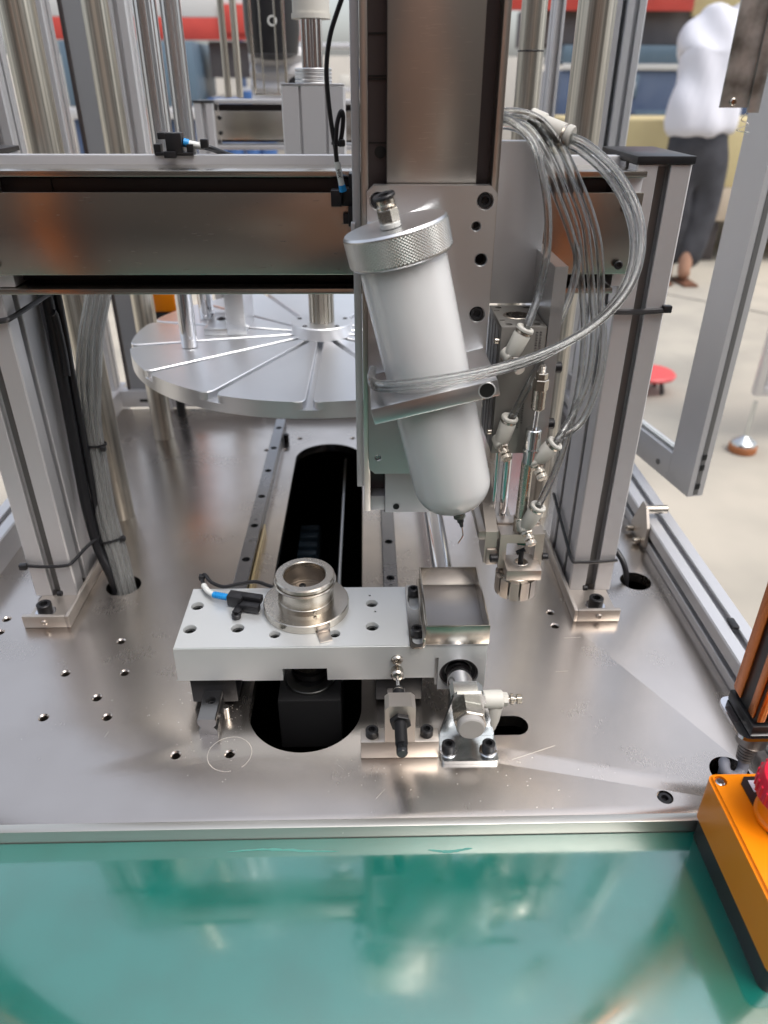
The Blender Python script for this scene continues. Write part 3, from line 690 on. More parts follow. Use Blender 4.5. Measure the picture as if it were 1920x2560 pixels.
T3 = [(78, 516, 377), (90, 510, 376.8), (101, 506, 372.5), (111.0, 498, 359.5), (121.5, 490, 339.6), (132.0, 484, 315), (136.8, 478, 289.8), (142.0, 474, 261.2), (141.5, 464, 233.2), (135.8, 450, 206.1), (127.9, 441, 175.9), (117.9, 438.4, 146), (116.5, 439, 141)]
clear_tube('clear_tube', 'clear tube in the middle bundle ending in the lowest ivory fitting', T3)
T4 = [(78, 512, 374), (88, 507, 374.5), (97.8, 503, 370.5), (107.5, 496, 358.4), (118.5, 488, 335.9), (128.2, 482, 315), (133.0, 478, 300.3), (129, 470, 280.2), (120.4, 462, 261.7), (108.1, 452, 236.9), (95.5, 446.5, 210), (93.2, 446.6, 204)]
clear_tube('clear_tube', 'clear tube crossing before the side plate down to the low slide cylinder fitting', T4)
T5 = [(123, 501, 369.4), (133.1, 490, 365.4), (148.1, 475, 352.7), (157.8, 460, 336.3), (161.3, 448, 317.7), (156.1, 436, 299.3), (143.4, 426, 284.4), (123.6, 416, 271.9), (97.0, 406, 262.7), (69.3, 396, 258.0), (40.2, 391, 254.2), (17.0, 391, 251.5), (5.5, 397, 249.5), (2.3, 412, 247.6), (3.5, 430, 246.5)]
clear_tube('clear_tube', 'clear tube forming the widest outer coil and wrapping round the bottle bracket', T5)
T6 = [(78, 514, 380), (90, 509, 382), (106, 506, 378), (118, 499, 366), (128, 495, 351), (139, 490, 331), (146, 484, 312), (149.5, 480, 294), (152, 476, 272), (155, 470, 252), (152.5, 460, 226), (142, 449, 203), (127, 441, 196)]
clear_tube('clear_tube', 'clear tube at the outside of the middle bundle', T6)
T7 = [(p[0]-(3.2 if i < 8 else 0), p[1]+3.4, p[2]-3.6) for i, p in enumerate(T5)]
clear_tube('clear_tube', 'second clear tube running beside the widest outer coil', T7, 2.2)

# ================================================================== LINEAR RAILS
def rail(xc, y0, y1, label, pin):
    t = thing('linear_rail', label, 'linear rail', (xc, (y0+y1)/2, 0), 'linear guide rails on the base plate')
    P = [(-7.5, 0), (7.5, 0), (7.5, 4.5), (5.0, 7.2), (7.0, 9.6), (7.5, 11), (7.5, 14.2), (6.8, 15), (-6.8, 15), (-7.5, 14.2), (-7.5, 11), (-7.0, 9.6), (-5.0, 7.2), (-7.5, 4.5)]
    o = ob('rail', B().prism([(xc+x*.86, z+.05) for x, z in P], y0, y1, 'y'), 'rail', t)
    c = B(); ys = []
    y = y0+18.6
    while y < y1-8: ys.append(y); y += 60
    for y in ys: c.cyl((xc, y, 9), (xc, y, 16), 3.7, 22)
    cut(o, [c])
    for y in ys: cap_screw(t, (xc, y, 8.9), (0, 0, 1), 2.9, 3.2)
    return t
rl = rail(-114, 370, 897, 'long steel guide rail left of the black slot, running under the carriage', True)
rr_ = rail(19, 398, 897, 'long steel guide rail right of the black slot, mostly behind the bottle', False)
for t_, x_, y_ in ((rl, -114, 600), (rl, -114, 640), (rr_, 19, 525)):
    text('rail_text', 'C2', 3.6, (x_, y_, 15.12), Matrix.Rotation(PI/2, 3, 'Z'), 'ink', t_)
ob('datum_strip', B().box(-106.9, -104.6, 420, 640, .1, 9.5, .2), mat('pale_brass_strip', (.70, .56, .30), .35, .8), rl)
tag(ob('stop_pin', B().cyl((-103.6, 387, 0), (-103.6, 387, 10), 2.4, 18, .4), 'steel'), 'small steel stop pin beside the front end of the left rail', 'pin')
tag(ob('rubber_stop', B().cyl((-104, 858, 0), (-104, 858, 11), 3.4, 18, .6), 'plastic'), 'black stop at the far end of the left rail', 'stop')

# ================================================================== CARRIAGE
ca = thing('carriage', 'white anodised aluminium carriage with black holes straddling both rails', 'carriage', (-27, 430, 28))
body = ob('body', B().prism([(-137, 28), (-136.5, 57.9), (82.5, 57.9), (82.5, 17), (79.5, 16.5), (47, 16.5), (46.6, 28), (25, 28), (24.5, 27), (-62, 27.2), (-91, 27.2), (-91.5, 28)], 395, 465, 'y'), 'alu_w', ca)
bmx = bmesh.new(); bmx.from_mesh(body.data)
bmesh.ops.bevel(bmx, geom=[e for e in bmx.edges if abs(e.verts[0].co.z-.0579) < 1e-5 and abs(e.verts[1].co.z-.0579) < 1e-5], offset=.6*MM, segments=2, affect='EDGES'); bmx.to_mesh(body.data); bmx.free()
cc = B(); cc.box(-62.2, -30.5, 390, 470, 20, 38)
c3 = B(); c3.cyl((63.6, 390, 31), (63.6, 401, 31), 14.0, 48)
c4 = B(); c4.box(46.0, 48.6, 390, 400, 10, 46.5)
for x, y, r in ((-128.9, 443, 4.6), (-129.1, 416, 4.6), (-95, 416.4, 4.6), (-67.6, 409, 3.9), (-25, 409, 3.9), (1.7, 443.8, 4.3), (1.8, 416.7, 4.6)): cc.lathe((x, y, 40), (0, 0, 1), [(0, r), (17.4, r), (18.4, r+.5)], 32)
for x, y in ((.2, 453.5), (4.2, 433.8)): cc.cyl((x, y, 50), (x, y, 60), 1.0, 12)
cut(body, [cc, c3, c4])
for x, y, r in ((-128.9, 443, 4.5), (-129.1, 416, 4.5), (-95, 416.4, 4.5), (-67.6, 409, 3.8), (-25, 409, 3.8), (1.7, 443.8, 4.2), (1.8, 416.7, 4.5)):
    ob('hole_shade_plug', B().lathe((x, y, 47), (0, 0, 1), [(0, r-.1), (7.6, r-.1), (8, r-.4), (8, r*.5), (5, r*.5), (5, .01)], 24), 'void', ca)  # black plugs near the top paint the shade of deep holes
ob('rod_bush', B().ring((63.6, 401, 31), (0, -1, 0), 14.2, 10.0, 3, 44), 'black', ca)
ob('retaining_ring', B().ring((63.6, 398.6, 31), (0, -1, 0), 14.3, 12.4, 1.2, 44), 'shaft', ca)
for x0, x1 in ((-130, -97), (4, 38)):
    ob('guide_block', B().box(x0, x1, 398.5, 461, 3.5, 27.8, .8), 'black', ca)
ob('button_screw', B().lathe((19.1, 395, 45.4), (0, -1, 0), [(0, 4.2), (1, 4.2), (2.2, 3.2), (2.2, 1.9), (2.1, 1.8)], 26, True, False).lathe((19.1, 395, 45.4), (0, -1, 0), [(2.1, 1.8), (.4, 1.7)], 6, False, True), 'nickel', ca)
ob('stop_button', B().lathe((19.2, 395, 36), (0, -1, 0), [(0, 4.2), (1.5, 4.6), (6, 4.6), (7.4, 3.6), (8.2, 1.4), (10, 1.2)], 28), 'nickel', ca)
# drive under the carriage
ob('drive_pulley', B().lathe((-46.3, 432, 5), (0, 0, 1), [(0, 15), (5, 15.2), (5, 13.6), (15, 13.6), (15, 15), (19, 15), (19, 9), (30, 9)], 44), 'black', ca)
ob('drive_shaft', B().cyl((-46.3, 414, 24), (-46.3, 430, 24), 8.6, 32, .6), 'steel', ca)
ob('motor_body', B().box(-69.5, -22, 404, 452, -52, -2, 1.4), mat('motor_paint', (.018, .018, .019), .38, .1), ca)
ob('motor_flange', B().ring((-46.3, 428, -1.9), (0, 0, 1), 19, 12, 2.6, 40), mat('dull_flange', (.10, .10, .095), .32, .8), ca)

# chuck on the carriage
ch = thing('chuck', 'round polished steel chuck with a ring mouth standing on the carriage', 'chuck', (-46.6, 440, 58))
cx, cy = -47, 440
ob('flange', B().lathe((cx, cy, 58), (0, 0, 1), [(0, 31.2), (.3, 31.6), (6.2, 31.6), (6.8, 31.0), (7, 25), (7, 10)], 80), 'nickel', ch)
ob('lower_collar', B().lathe((cx, cy, 64.9), (0, 0, 1), [(0, 20.8), (4.6, 20.6), (5, 20.2)], 72), 'nickel', ch)
ob('body', B().lathe((cx, cy, 69.9), (0, 0, 1), [(0, 20.2), (.4, 20.6), (12, 20.6), (12, 16.2), (1, 16.2), (1, 0.01)], 72, True, False), 'nickel', ch)
ob('garter_ring', B().lathe((cx, cy, 82), (0, 0, 1), [(0, 20.4), (-.4+.6, 22.4), (1.2, 23.0), (2.0, 22.4), (2.2, 20.4)], 96, False, False), 'nickel', ch)
ob('top_ring', B().lathe((cx, cy, 84.3), (0, 0, 1), [(0, 20.6), (.4, 21.8), (2.9, 21.8), (4.0, 20.9), (4.0, 16.1), (3.5, 15.4), (-2.3, 15.4), (-2.3, 16.2)], 96, False, False), 'nickel', ch)
M['nickel_shade'] = mat('bore_shade_steel', (.34, .30, .26), .36, .9, rvar=.05, scale=(200, 200, 200))  # darker nickel that paints recess shade into the bore and its floor
ob('inner_bore', B().lathe((cx, cy, 71), (0, 0, 1), [(13.2, 15.3), (1.4, 15.3), (1.3, 14.0), (.4, 13.9), (.4, 3.2)], 64, False, False), 'nickel_shade', ch)
ob('centre_hole', B().cyl((cx, cy, 71.0), (cx, cy, 71.6), 3.2, 24), 'void', ch)
cap_screw(ch, (cx-3, cy+8.5, 71.4), (0, 0, 1), 2.6, 1.2)
ob('set_screw', B().lathe((cx+8, cy-19.3, 67.4), (.36, -.93, 0), [(0, 1.5), (.8, 1.5), (.8, .8), (.3, .8)], 14), 'steel', ch)
ob('locating_tab', B().box(cx+10.5, cx+19.5, 399.5, 410.5, 58.1, 59.6, .2, Matrix.Rotation(.30, 3, 'Z'), (cx+15, 405, 58)), 'nickel_m', ch)
ob('tab_riser', B().box(cx+9.5, cx+18.5, 409.0, 413.2, 58.1, 62.4, .2, Matrix.Rotation(.30, 3, 'Z'), (cx+15, 411, 58)), 'nickel_m', ch)

# fork sensor on the carriage
cs_ = thing('fork_sensor', 'black fork sensor lying on the white carriage, left of the chuck', 'sensor', (-93, 440, 58))
Rz = Matrix.Rotation(R(-14), 3, 'Z'); o_ = (-94, 441, 60)
ob('housing', B().box(-106, -94, 438, 447, 59, 68, .8, Rz, o_), 'plastic', cs_)
ob('fork_arm', B().box(-96, -80, 441, 447, 62.5, 68, .8, Rz, o_), 'plastic', cs_)
ob('fork_arm', B().box(-94, -79.5, 433.5, 439.5, 59.5, 65.5, .8, Rz, o_), 'plastic', cs_)
ob('mounting_lug', B().box(-98, -92, 428.5, 439, 58.1, 62.5, .8, Rz, o_), 'plastic', cs_)
ob('lug_ring', B().ring((-97.5, 428, 58.1), (0, 0, 1), 3.4, 1.8, 3.6, 24), 'plastic', cs_)
cp_ = [(-105, 445, 64), (-112, 447.5, 63.5), (-117.5, 450, 63), (-123, 455.5, 62.5), (-127.5, 463, 62.2), (-129.5, 469, 62.5)]
ob('blue_sleeve', B().tube(cp_[:3], 2.4, 14, 5), 'blue', cs_)
for k in range(6): ob('sleeve_rib', B().ring((-107-k*1.7, 445.6+k*.6, 63.9-k*.05), (-1, .35, 0), 2.7, 2.2, .7, 16, .1), 'blue', cs_)
ob('marker_sleeve', B().tube(cp_[2:5], 2.2, 14, 5), 'white', cs_)
ob('cable', B().tube([(-127, 463, 62.2), (-130, 470, 63.5), (-128, 472, 66), (-122, 466, 63), (-112, 462, 61.5), (-100, 464, 62.5), (-88, 466, 63), (-78, 463, 61.5), (-70, 461, 60)], 1.5, 10), 'cable', cs_)
ob('tie_head', B().box(-132.5, -128, 469, 474, 62, 66, .8), 'plastic', cs_)

# tray
tr = thing('drip_tray', 'open stainless drip tray screwed to the right end of the carriage', 'tray', (60, 430, 58))
x0, x1, y0, y1, zb, zt = 38.5, 83, 394, 465.5, 58.4, 75.8
ob('tray_floor', B().box(x0, x1, y0, y1, zb, zb+1), mat('tray_floor_steel', (.56, .55, .56), .42, 1, rvar=.08, cvar=.10, scale=(160, 160, 160), bump=.06, bscale=(900, 900, 900)), tr)
for nm_, bx in (('front_wall', (x0, x1, y0, y0+1.1)), ('back_wall', (x0, x1, y1-1.1, y1)), ('left_wall', (x0, x0+1.1, y0+1.1, y1-1.1)), ('right_wall', (x1-1.1, x1, y0+1.1, y1-1.1))):
    ob(nm_, B().box(*bx, zb+1, zt, .25), 'steel', tr)
fl = ob('flange', B().prism(rrect(27.8, x0, 391.5, 464.5, 2.5), 58.1, 59.3), 'steel', tr)
cut(fl, [B().prism(stadium(30, 37.6, 395, 411), 56, 62), B().prism(stadium(30, 37.6, 434, 452), 56, 62)])
ob('flange_lip', B().box(36.6, x0, 392, 464, 59.3, 66, .3), 'steel', tr)
cap_screw(tr, (33.6, 452.5, 59.3), (0, 0, 1), 4.3, 6.2); cap_screw(tr, (33.4, 405.5, 59.3), (0, 0, 1), 4.3, 6.2)

# ================================================================== STOP BRACKET + SHOCK ABSORBER
sbk = thing('stop_block', 'nickel plated T shaped stop block bolted to the plate in front of the carriage', 'stop block', (20, 353, 0))
ob('foot', B().box(-6.7, 46, 347, 359.5, .1, 15.6, .5), 'nickel_m', sbk)
pb = ob('post', B().prism([(9.5, 15.7), (29.6, 15.7), (29.6, 45.6), (27, 48.4), (12.2, 48.4), (9.5, 45.6)], 346.8, 359.4, 'y'), 'nickel_m', sbk)
cap_screw(sbk, (1, 353.5, 15.6), (0, 0, 1), 4.4, 5.6); cap_screw(sbk, (38, 353.5, 15.6), (0, 0, 1), 4.4, 5.6)
sa = thing('shock_absorber', 'black threaded shock absorber passing through the stop block', 'shock absorber', (19.4, 350, 36))
zc_ = 36
th = [(0, 3.6)]
for k in range(19): th += [(5+k*.9, 3.6), (5+k*.9+.45, 4.1)]
ob('front_sleeve', B().lathe((19.6, 318.5, zc_), (0, 1, 0), [(0, 3.1), (.8, 3.6), (8, 3.6), (8, 3.8)], 26), mat('glossy_black_sleeve', (.010, .010, .011), .12), sa)
ob('thread', B().lathe((19.6, 321, zc_), (0, 1, 0), th+[(24, 3.6)], 26), 'black', sa)
ob('nut', B().hexa((19.6, 343.2, zc_), (0, 1, 0), 12.5, 3.6, .5), 'black', sa)
ob('thread', B().lathe((19.5, 359.6, zc_), (0, 1, 0), [(h*.9, r) for h, r in th if h < 18], 26), 'black', sa)
ob('plunger', B().cyl((19.4, 374, zc_), (19.3, 386, zc_-.5), 1.3, 14), 'chrome', sa)
ob('collar', B().ring((19.5, 372.5, zc_), (0, 1, 0), 4.0, 1.4, 1.6, 24), 'nickel', sa)

# ================================================================== LONG AIR CYLINDER ROD
ro = thing('guide_shaft', 'thick chromed shaft running lengthwise under the tray and through the carriage', 'shaft', (63.6, 600, 31))
ob('shaft', B().cyl((63.6, 364, 31), (63.6, 897, 29), 9, 48), 'chrome', ro)
ob('end_support', B().box(50, 78, 880, 896, 0.1, 45, .6), 'alu', ro)
zb_ = thing('cylinder_bracket', 'zinc plated angle bracket with two black screws holding the shaft end', 'bracket', (67, 352, 0))
ob('base_leg', B().prism(rrect(47.5, 86.5, 340.8, 366, 2.5), .1, 3.1), 'zinc', zb_)
ob('upright_leg', B().prism([(48.5, 3.2), (86, 3.2), (86, 6), (77.5, 40), (75, 42.5), (58.5, 42.5), (56.2, 40), (48.5, 6)], 363, 366, 'y'), 'zinc', zb_)
cap_screw(zb_, (53, 350, 3.1), (0, 0, 1), 4.5, 6.4, washer=True); cap_screw(zb_, (80.3, 350, 3.1), (0, 0, 1), 4.5, 6.4, washer=True)
hb = thing('shaft_end_nut', 'large hex nut with round pale end face on the zinc bracket', 'nut', (67, 358, 27))
nx, nz_ = 67.3, 24.5
ob('nut', B().hexa((nx, 362.9, nz_), (0, -1, 0), 20.5, 9.5, .9), 'nickel', hb)
ob('end_face', B().lathe((nx, 353.4, nz_), (0, -1, 0), [(0, 9.2), (1.5, 9.4), (4.2, 9.2), (4.9, 8.3)], 44), mat('pale_end_paint', (.44, .42, .40), .5, .2), hb)
ob('end_block', B().prism([(54.6, 18), (54.6, 37), (57, 40.5), (73.5, 40.5), (77.5, 37), (77.5, 18)], 366.4, 377.5, 'y'), 'zinc', hb)
ef = thing('flow_fitting', 'ivory elbow fitting with knurled screw pointing right beside the zinc bracket', 'air fitting', (88, 370, 30))
ob('barrel', B().lathe((77.5, 369, 31.5), (1, 0, 0), [(0, 6.4), (10, 6.6), (12.5, 6.4), (13.5, 5.5)], 32), 'ivory', ef)
ob('elbow', B().lathe((86, 369, 30), (-.1, -.05, -1), [(0, 5.5), (4, 6.0), (16, 5.6), (20, 4.9), (24, 4.2)], 30), 'ivory', ef)
ob('hex_nut', B().hexa((91, 369, 31.5), (1, 0, 0), 8.2, 3.4, .4), 'ivory', ef)
k1 = B().lathe((94.4, 369, 31.5), (1, 0, 0), [(0, 1.5), (1.6, 1.5), (1.6, 3.2), (1.9, 3.6), (3.8, 3.6), (4.1, 3.2), (4.1, 1.5), (6, 1.5), (6, 2.9), (6.3, 3.2), (9.4, 3.2), (9.8, 2.8)], 26)
for k in range(20):
    a_ = 2*PI*k/20
    k1.cyl((96.4, 369+3.6*math.cos(a_), 31.5+3.6*math.sin(a_)), (98.1, 369+3.6*math.cos(a_), 31.5+3.6*math.sin(a_)), .32, 5)
    k1.cyl((100.8, 369+3.2*math.cos(a_), 31.5+3.2*math.sin(a_)), (103.7, 369+3.2*math.cos(a_), 31.5+3.2*math.sin(a_)), .3, 5)
ob('adjusting_screw', k1, 'nickel', ef)

# ================================================================== LEFT BUNDLES
bk = thing('black_cable_bundle', 'thick black cable bundle running down behind the left column', 'cable bundle', (-249, 570, 100))
for dx, dy, r in ((0, 0, 4.6), (6, 5, 3.0), (-4, 6, 3.6)):
    ob('cable', B().tube([(-250.1+dx, 590+dy, 285), (-249.8+dx, 586+dy, 230.6), (-249.4+dx, 580+dy, 186.9), (-249.7+dx, 574+dy, 114), (-248.6+dx, 568+dy, 70), (-244+dx*.6, 561+dy*.5, 35), (-233+dx*.4, 551+dy*.3, 6), (-230+dx*.3, 549, -40)], r, 14), 'cable', bk)
ob('spiral_wrap', B().tube([(-247, 583, 240), (-246, 584, 236), (-245, 582, 210), (-244.6, 578, 190)], 3.2, 12), 'plastic', bk)
tb = thing('clear_tube_bundle', 'bundle of clear air tubes hanging behind the left column into the round hole', 'tube bundle', (-238, 590, 100))
base = [(-222, 650, 290), (-226, 640, 250), (-236, 625, 211), (-240, 610, 178), (-241, 598, 142), (-239, 588, 103), (-237, 576, 62), (-229, 562, 23), (-223, 551, -8), (-222, 549, -50)]
random.seed(3)
for k in range(10):
    a_ = 2*PI*k/9; rr0 = 7.2 if k < 9 else 0
    pts = []
    for i, p in enumerate(base):
        w_ = 1.15 if i < 4 else (.82 if i in (4, 5) else 1.0)
        tw = a_ + i*.10
        pts.append((p[0]+rr0*w_*math.cos(tw)+random.uniform(-.5, .5), p[1]+rr0*w_*math.sin(tw), p[2]))
    ob('air_tube', B().tube(pts, 2.7, 12, 6, cap=False), 'tube2', tb)
def tie_ring(c, r, d, label, head):
    t = thing('cable_tie', label, 'cable tie', c)
    ob('strap', B().lathe(c, d, [(0, r), (0, r+.7), (2, r+.7), (2, r)], 28, False, False), 'plastic', t)
    ob('head', B().box(head[0]-2.4, head[0]+2.4, head[1]-2, head[1]+2, head[2]-2, head[2]+2, .6), 'plastic', t)
tie_ring((-239.5, 592, 121), 9.2, (0, .2, 1), 'black cable tie halfway down the clear tube bundle', (-230.5, 585, 121))
tie_ring((-233, 567.5, 38), 10.4, (-.2, .3, 1), 'black cable tie on the clear tube bundle just above the hole', (-222, 565, 41))

# ================================================================== ROUND POSTS
def post(x, y, r, label):
    t = thing('guide_post', label, 'post', (x, y, 0), 'round steel guide posts standing on the plate')
    ob('shaft', B().cyl((x, y, .1), (x, y, 640), r, 48), 'post', t)
    return t
post(-262, 677, 13.6, 'round steel post nearest the left column, foot on the plate')
post(-264, 878, 12.8, 'round steel post behind the left edge of the turntable')
pr_ = post(178, 677, 14.6, 'wide round steel post behind the right column, right of the thin posts')
pq = post(168.5, 877, 12.8, 'round steel post with a dark line, just right of the vertical axis')
ob('groove_ring', B().ring((168.5, 877, 424), (0, 0, 1), 13.2, 12, 1.6, 40), 'black', pq)

# ================================================================== TURNTABLE
tt = thing('turntable', 'thick round aluminium turntable with radial grooves behind the beam', 'turntable', (-48, 778, 149))
CX, CY, RT = -48.0, 778.5, 197.5
NG = 14; a_off = R(-90.5)
# twelve sectors standing proud of a groove floor
ob('groove_floor', B().lathe((CX, CY, 149), (0, 0, 1), [(0, RT-1), (.8, RT), (8.4, RT), (8.4, RT-.5)], 160), 'disc', tt)
gw = 3.0
for k in range(NG):
    c0 = a_off+2*PI*k/NG; c1_ = a_off+2*PI*(k+1)/NG
    def edge(a, side, r): # point at radius r offset from the groove centreline
        return (CX+r*math.cos(a)-side*gw*math.sin(a), CY+r*math.sin(a)+side*gw*math.cos(a))
    pts = [edge(c0, 1, 22), edge(c0, 1, RT-7)]
    s0 = c0+math.asin(gw/RT)+.030; s1 = c1_-math.asin(gw/RT)-.030
    # rounded corner into the rim
    q0 = edge(c0, 1, RT-7); 
    pts.append((CX+(RT-2)*math.cos(s0-.018), CY+(RT-2)*math.sin(s0-.018)))
    for i in range(13):
        t = s0+(s1-s0)*i/12; pts.append((CX+RT*math.cos(t), CY+RT*math.sin(t)))
    pts.append((CX+(RT-2)*math.cos(s1+.018), CY+(RT-2)*math.sin(s1+.018)))
    pts += [edge(c1_, -1, RT-7), edge(c1_, -1, 22)]
    bs = B().prism(pts, 157.4, 165)
    tf = [f for f in bs.bm.faces if all(abs(v.co.z-.165) < 1e-6 for v in f.verts)]
    bmesh.ops.bevel(bs.bm, geom=list({e for f in tf for e in f.edges}), offset=.7*MM, segments=1, affect='EDGES')
    ob('sector', bs, 'disc', tt)
hb_ = ob('hub', B().lathe((CX, CY, 165.1), (0, 0, 1), [(0, 32), (12, 32), (12.8, 31.2), (12.8, 12)], 64), 'disc', tt)
for a in (20, 160, 90, 270-40, 270+40):
    cap_screw(tt, (CX+26*math.cos(R(a)), CY+26*math.sin(R(a)), 176.6), (0, 0, 1), 2.8, 1.8)
sp2 = B()
pts = []
for k in range(16):
    a = 2*PI*k/16
    for da, r in ((-.10, 13.2), (.10, 13.2), (.12, 11.6), (.27, 11.6)): pts.append((CX+r*math.cos(a+da), CY+r*math.sin(a+da)))
ob('splined_shaft', sp2.prism(pts, 178, 300), 'post', tt)
iu = thing('index_unit', 'grey aluminium index cylinder block above the turntable with a pale cover', 'cylinder unit', (CX, CY, 300))
P = offs(slotted(58, 44, front=(17, 41), sw=2.2, sd=3), CX-29, 775)
ob('block', B().prism(P, 300, 393.5), 'alu', iu)
ob('top_cap', B().box(CX-28.5, CX+28.5, 775.5, 818, 393.6, 396, .5), 'alu_b', iu)
for k in range(4): ob('washer_stack', B().cyl((CX, 797, 396.2+k*3.1), (CX, 797, 398.9+k*3.1), 17.2, 44, .7), 'alu_b', iu)
for dx, dy in ((-7, -6), (7, -6), (0, 8), (-2.5, -9), (3, -9)):
    ob('guide_rod', B().cyl((CX+dx, 797+dy, 408), (CX+dx, 797+dy, 452), 2.7, 18), 'chrome', iu)
ob('pale_cover', B().lathe((CX, 797, 446), (0, 0, 1), [(0, 16.8), (0, 17.6), (4, 17.6), (4, 16.6), (110, 16.2), (110, 0)], 48), 'ivory', iu)

# slender air cylinders over the turntable
def air_cyl(x, y, zt_, label):
    t = thing('air_cylinder', label, 'air cylinder', (x, y, 165), 'ribbed aluminium cylinders above the turntable')
    pts = []
    for k in range(12):
        a = 2*PI*k/12
        for da, r in ((-.17, 9.6), (.10, 9.6), (.13, 8.4), (.26, 8.4)): pts.append((x+r*math.cos(a+da), y+r*math.sin(a+da)))
    ob('ribbed_barrel', B().prism(pts, 262, 640), 'alu_b', t)
    ob('rod', B().cyl((x, y, zt_), (x, y, 264), 8.2, 32, .5), 'chrome', t)
air_cyl(-179.5, 731, 165.6, 'ribbed cylinder with its rod touching the turntable, the nearer of two')
air_cyl(-181, 834, 165.6, 'ribbed cylinder with its rod on the turntable, the farther of two')
lbk = thing('angle_bracket', 'aluminium angle bracket with one countersunk screw standing on the turntable', 'bracket', (-150, 790, 165))
ob('foot', B().box(-172, -148, 770, 836, 165.2, 172, .6), 'alu_b', lbk)
ob('web', B().box(-148, -128, 770, 836, 165.2, 262, .6), 'alu_b', lbk)
ob('screw_recess', B().cyl((-160, 808, 172), (-160, 808, 172.3), 5.4, 28), 'shaft', lbk)
cap_screw(lbk, (-160, 808, 172.1), (0, 0, 1), 3.4, 1.4)

# ================================================================== REAR FRAME OF THE MACHINE
def upright(x, y, w, dep, z0, z1, label, slots=None, name='frame_upright'):
    t = thing(name, label, 'aluminium upright', (x+w/2, y, z0), 'aluminium uprights of the machine enclosure')
    n_ = slots if slots is not None else (w/2,)
    P = offs(slotted(w, dep, front=n_, right=(dep/2,), left=(dep/2,), sw=5, sd=5), x, y)
    ob('profile', B().prism(P, z0, z1), 'alu', t); return t
upright(-374, 969, 26, 26, 0, 640, 'corner upright of the rear frame at the far left')
upright(-283, 969, 25, 26, 0, 640, 'rear frame upright just right of the far left panel')
upright(209, 969, 12, 26, 0, 640, 'thin rear upright seen between the two right posts')
upright(257, 969, 26, 26, 0, 640, 'rear upright right of the wide right post')
upright(288, 969, 22, 26, 0, 640, 'rear corner upright beside the man in the white shirt')
upright(-336, 740, 22, 26, 27.2, 640, 'left side upright of the enclosure with daylight beyond')
rp = thing('rear_door', 'grey panel door of the enclosure behind the left posts', 'panel door', (-313, 975, 0))
ob('panel', B().box(-330, -278, 980, 984, 8, 640), 'panel', rp)
ob('bottom_rail', B().box(-345, -150, 972, 988, 2, 26, .8), 'alu', rp)
ob('edge_seal', B().box(-334.5, -331, 978, 983, 26, 640), 'shaft', rp)
ob('vent_slot', B().box(-318, -286, 971.6, 972.2, 10, 14), 'void', rp)
rr2 = thing('rear_rail', 'horizontal aluminium rail closing the back of the machine frame', 'aluminium rail', (50, 985, 0))
ob('profile', B().prism(offs(slotted(28, 28, front=(14,), back=(14,), left=(14,), right=(14,), sw=6, sd=5), 985, -1), -150, 300, 'x'), 'alu', rr2)

# second station behind (short beam, post)
st = thing('rear_station_beam', 'short stainless beam of the rear station seen left of the grey index block', 'linear axis', (-150, 1100, 330))
ob('top_flange', B().box(-197, 120, 1098, 1140, 372, 377, .4), 'alu', st)
ob('cover_plate', B().box(-197, 120, 1100, 1104, 330, 364, .4), 'steel', st)
ob('back_channel', B().box(-195, 120, 1120, 1130, 326, 371), 'shaft', st)
ob('bottom_flange', B().box(-197, 120, 1098, 1140, 318, 324, .4), 'alu', st)
for z in (338, 356): cap_screw(st, (-192, 1099.5, z), (0, -1, 0), 2.4, 1.6)
u2 = upright(-222, 1090, 25, 50, -690, 373, 'short upright with dark cap carrying the rear station beam')
ob('end_cap', B().box(-223, -196, 1089, 1141, 373.2, 376, .5), 'plastic', u2)
mf = thing('rod_frame', 'slim steel frame hanging behind the rear beam', 'frame', (-123, 1130, 380))
for x in (-146, -104): ob('side_bar', B().box(x-1.6, x+1.6, 1126, 1134, 384, 640, .4), 'steel', mf)
ob('bottom_bar', B().box(-146, -104, 1126, 1134, 381, 384, .4), 'steel', mf)
for dx in (-11, 8):
    ob('rod', B().cyl((-123+dx, 1130, 384), (-123+dx, 1130, 640), 1, 8), 'steel', mf)
pp_ = thing('steel_pipe', 'two steel pipes behind the rear beam, in front of the red and white banner', 'pipe', (-165, 1150, 378))
for x in (-187, -171): ob('pipe', B().cyl((x, 1160, 378), (x, 1160, 640), 4.5, 24), 'post', pp_)
oc = thing('orange_light_curtain', 'orange rear guard bar with a black top behind the left posts', 'light curtain', (-306, 1150, 90))
ob('bar', B().box(-314, -289, 1146, 1172, 80, 366, 1), 'orange_m', oc)
ob('top_cap', B().box(-315, -288, 1145, 1173, 366.2, 378, 1), 'plastic', oc)
oj = thing('orange_box', 'orange control box on a dark stand behind the left rim of the turntable', 'control box', (-255, 945, 0))
ob('housing', B().box(-273, -239, 930, 962, 146, 236, 3), 'orange', oj)
ob('base', B().box(-272, -240, 931, 961, 132, 145.8, 2), 'plastic', oj)
ob('stand', B().cyl((-256, 948, .2), (-256, 948, 131.8), 6, 20), 'black', oj)

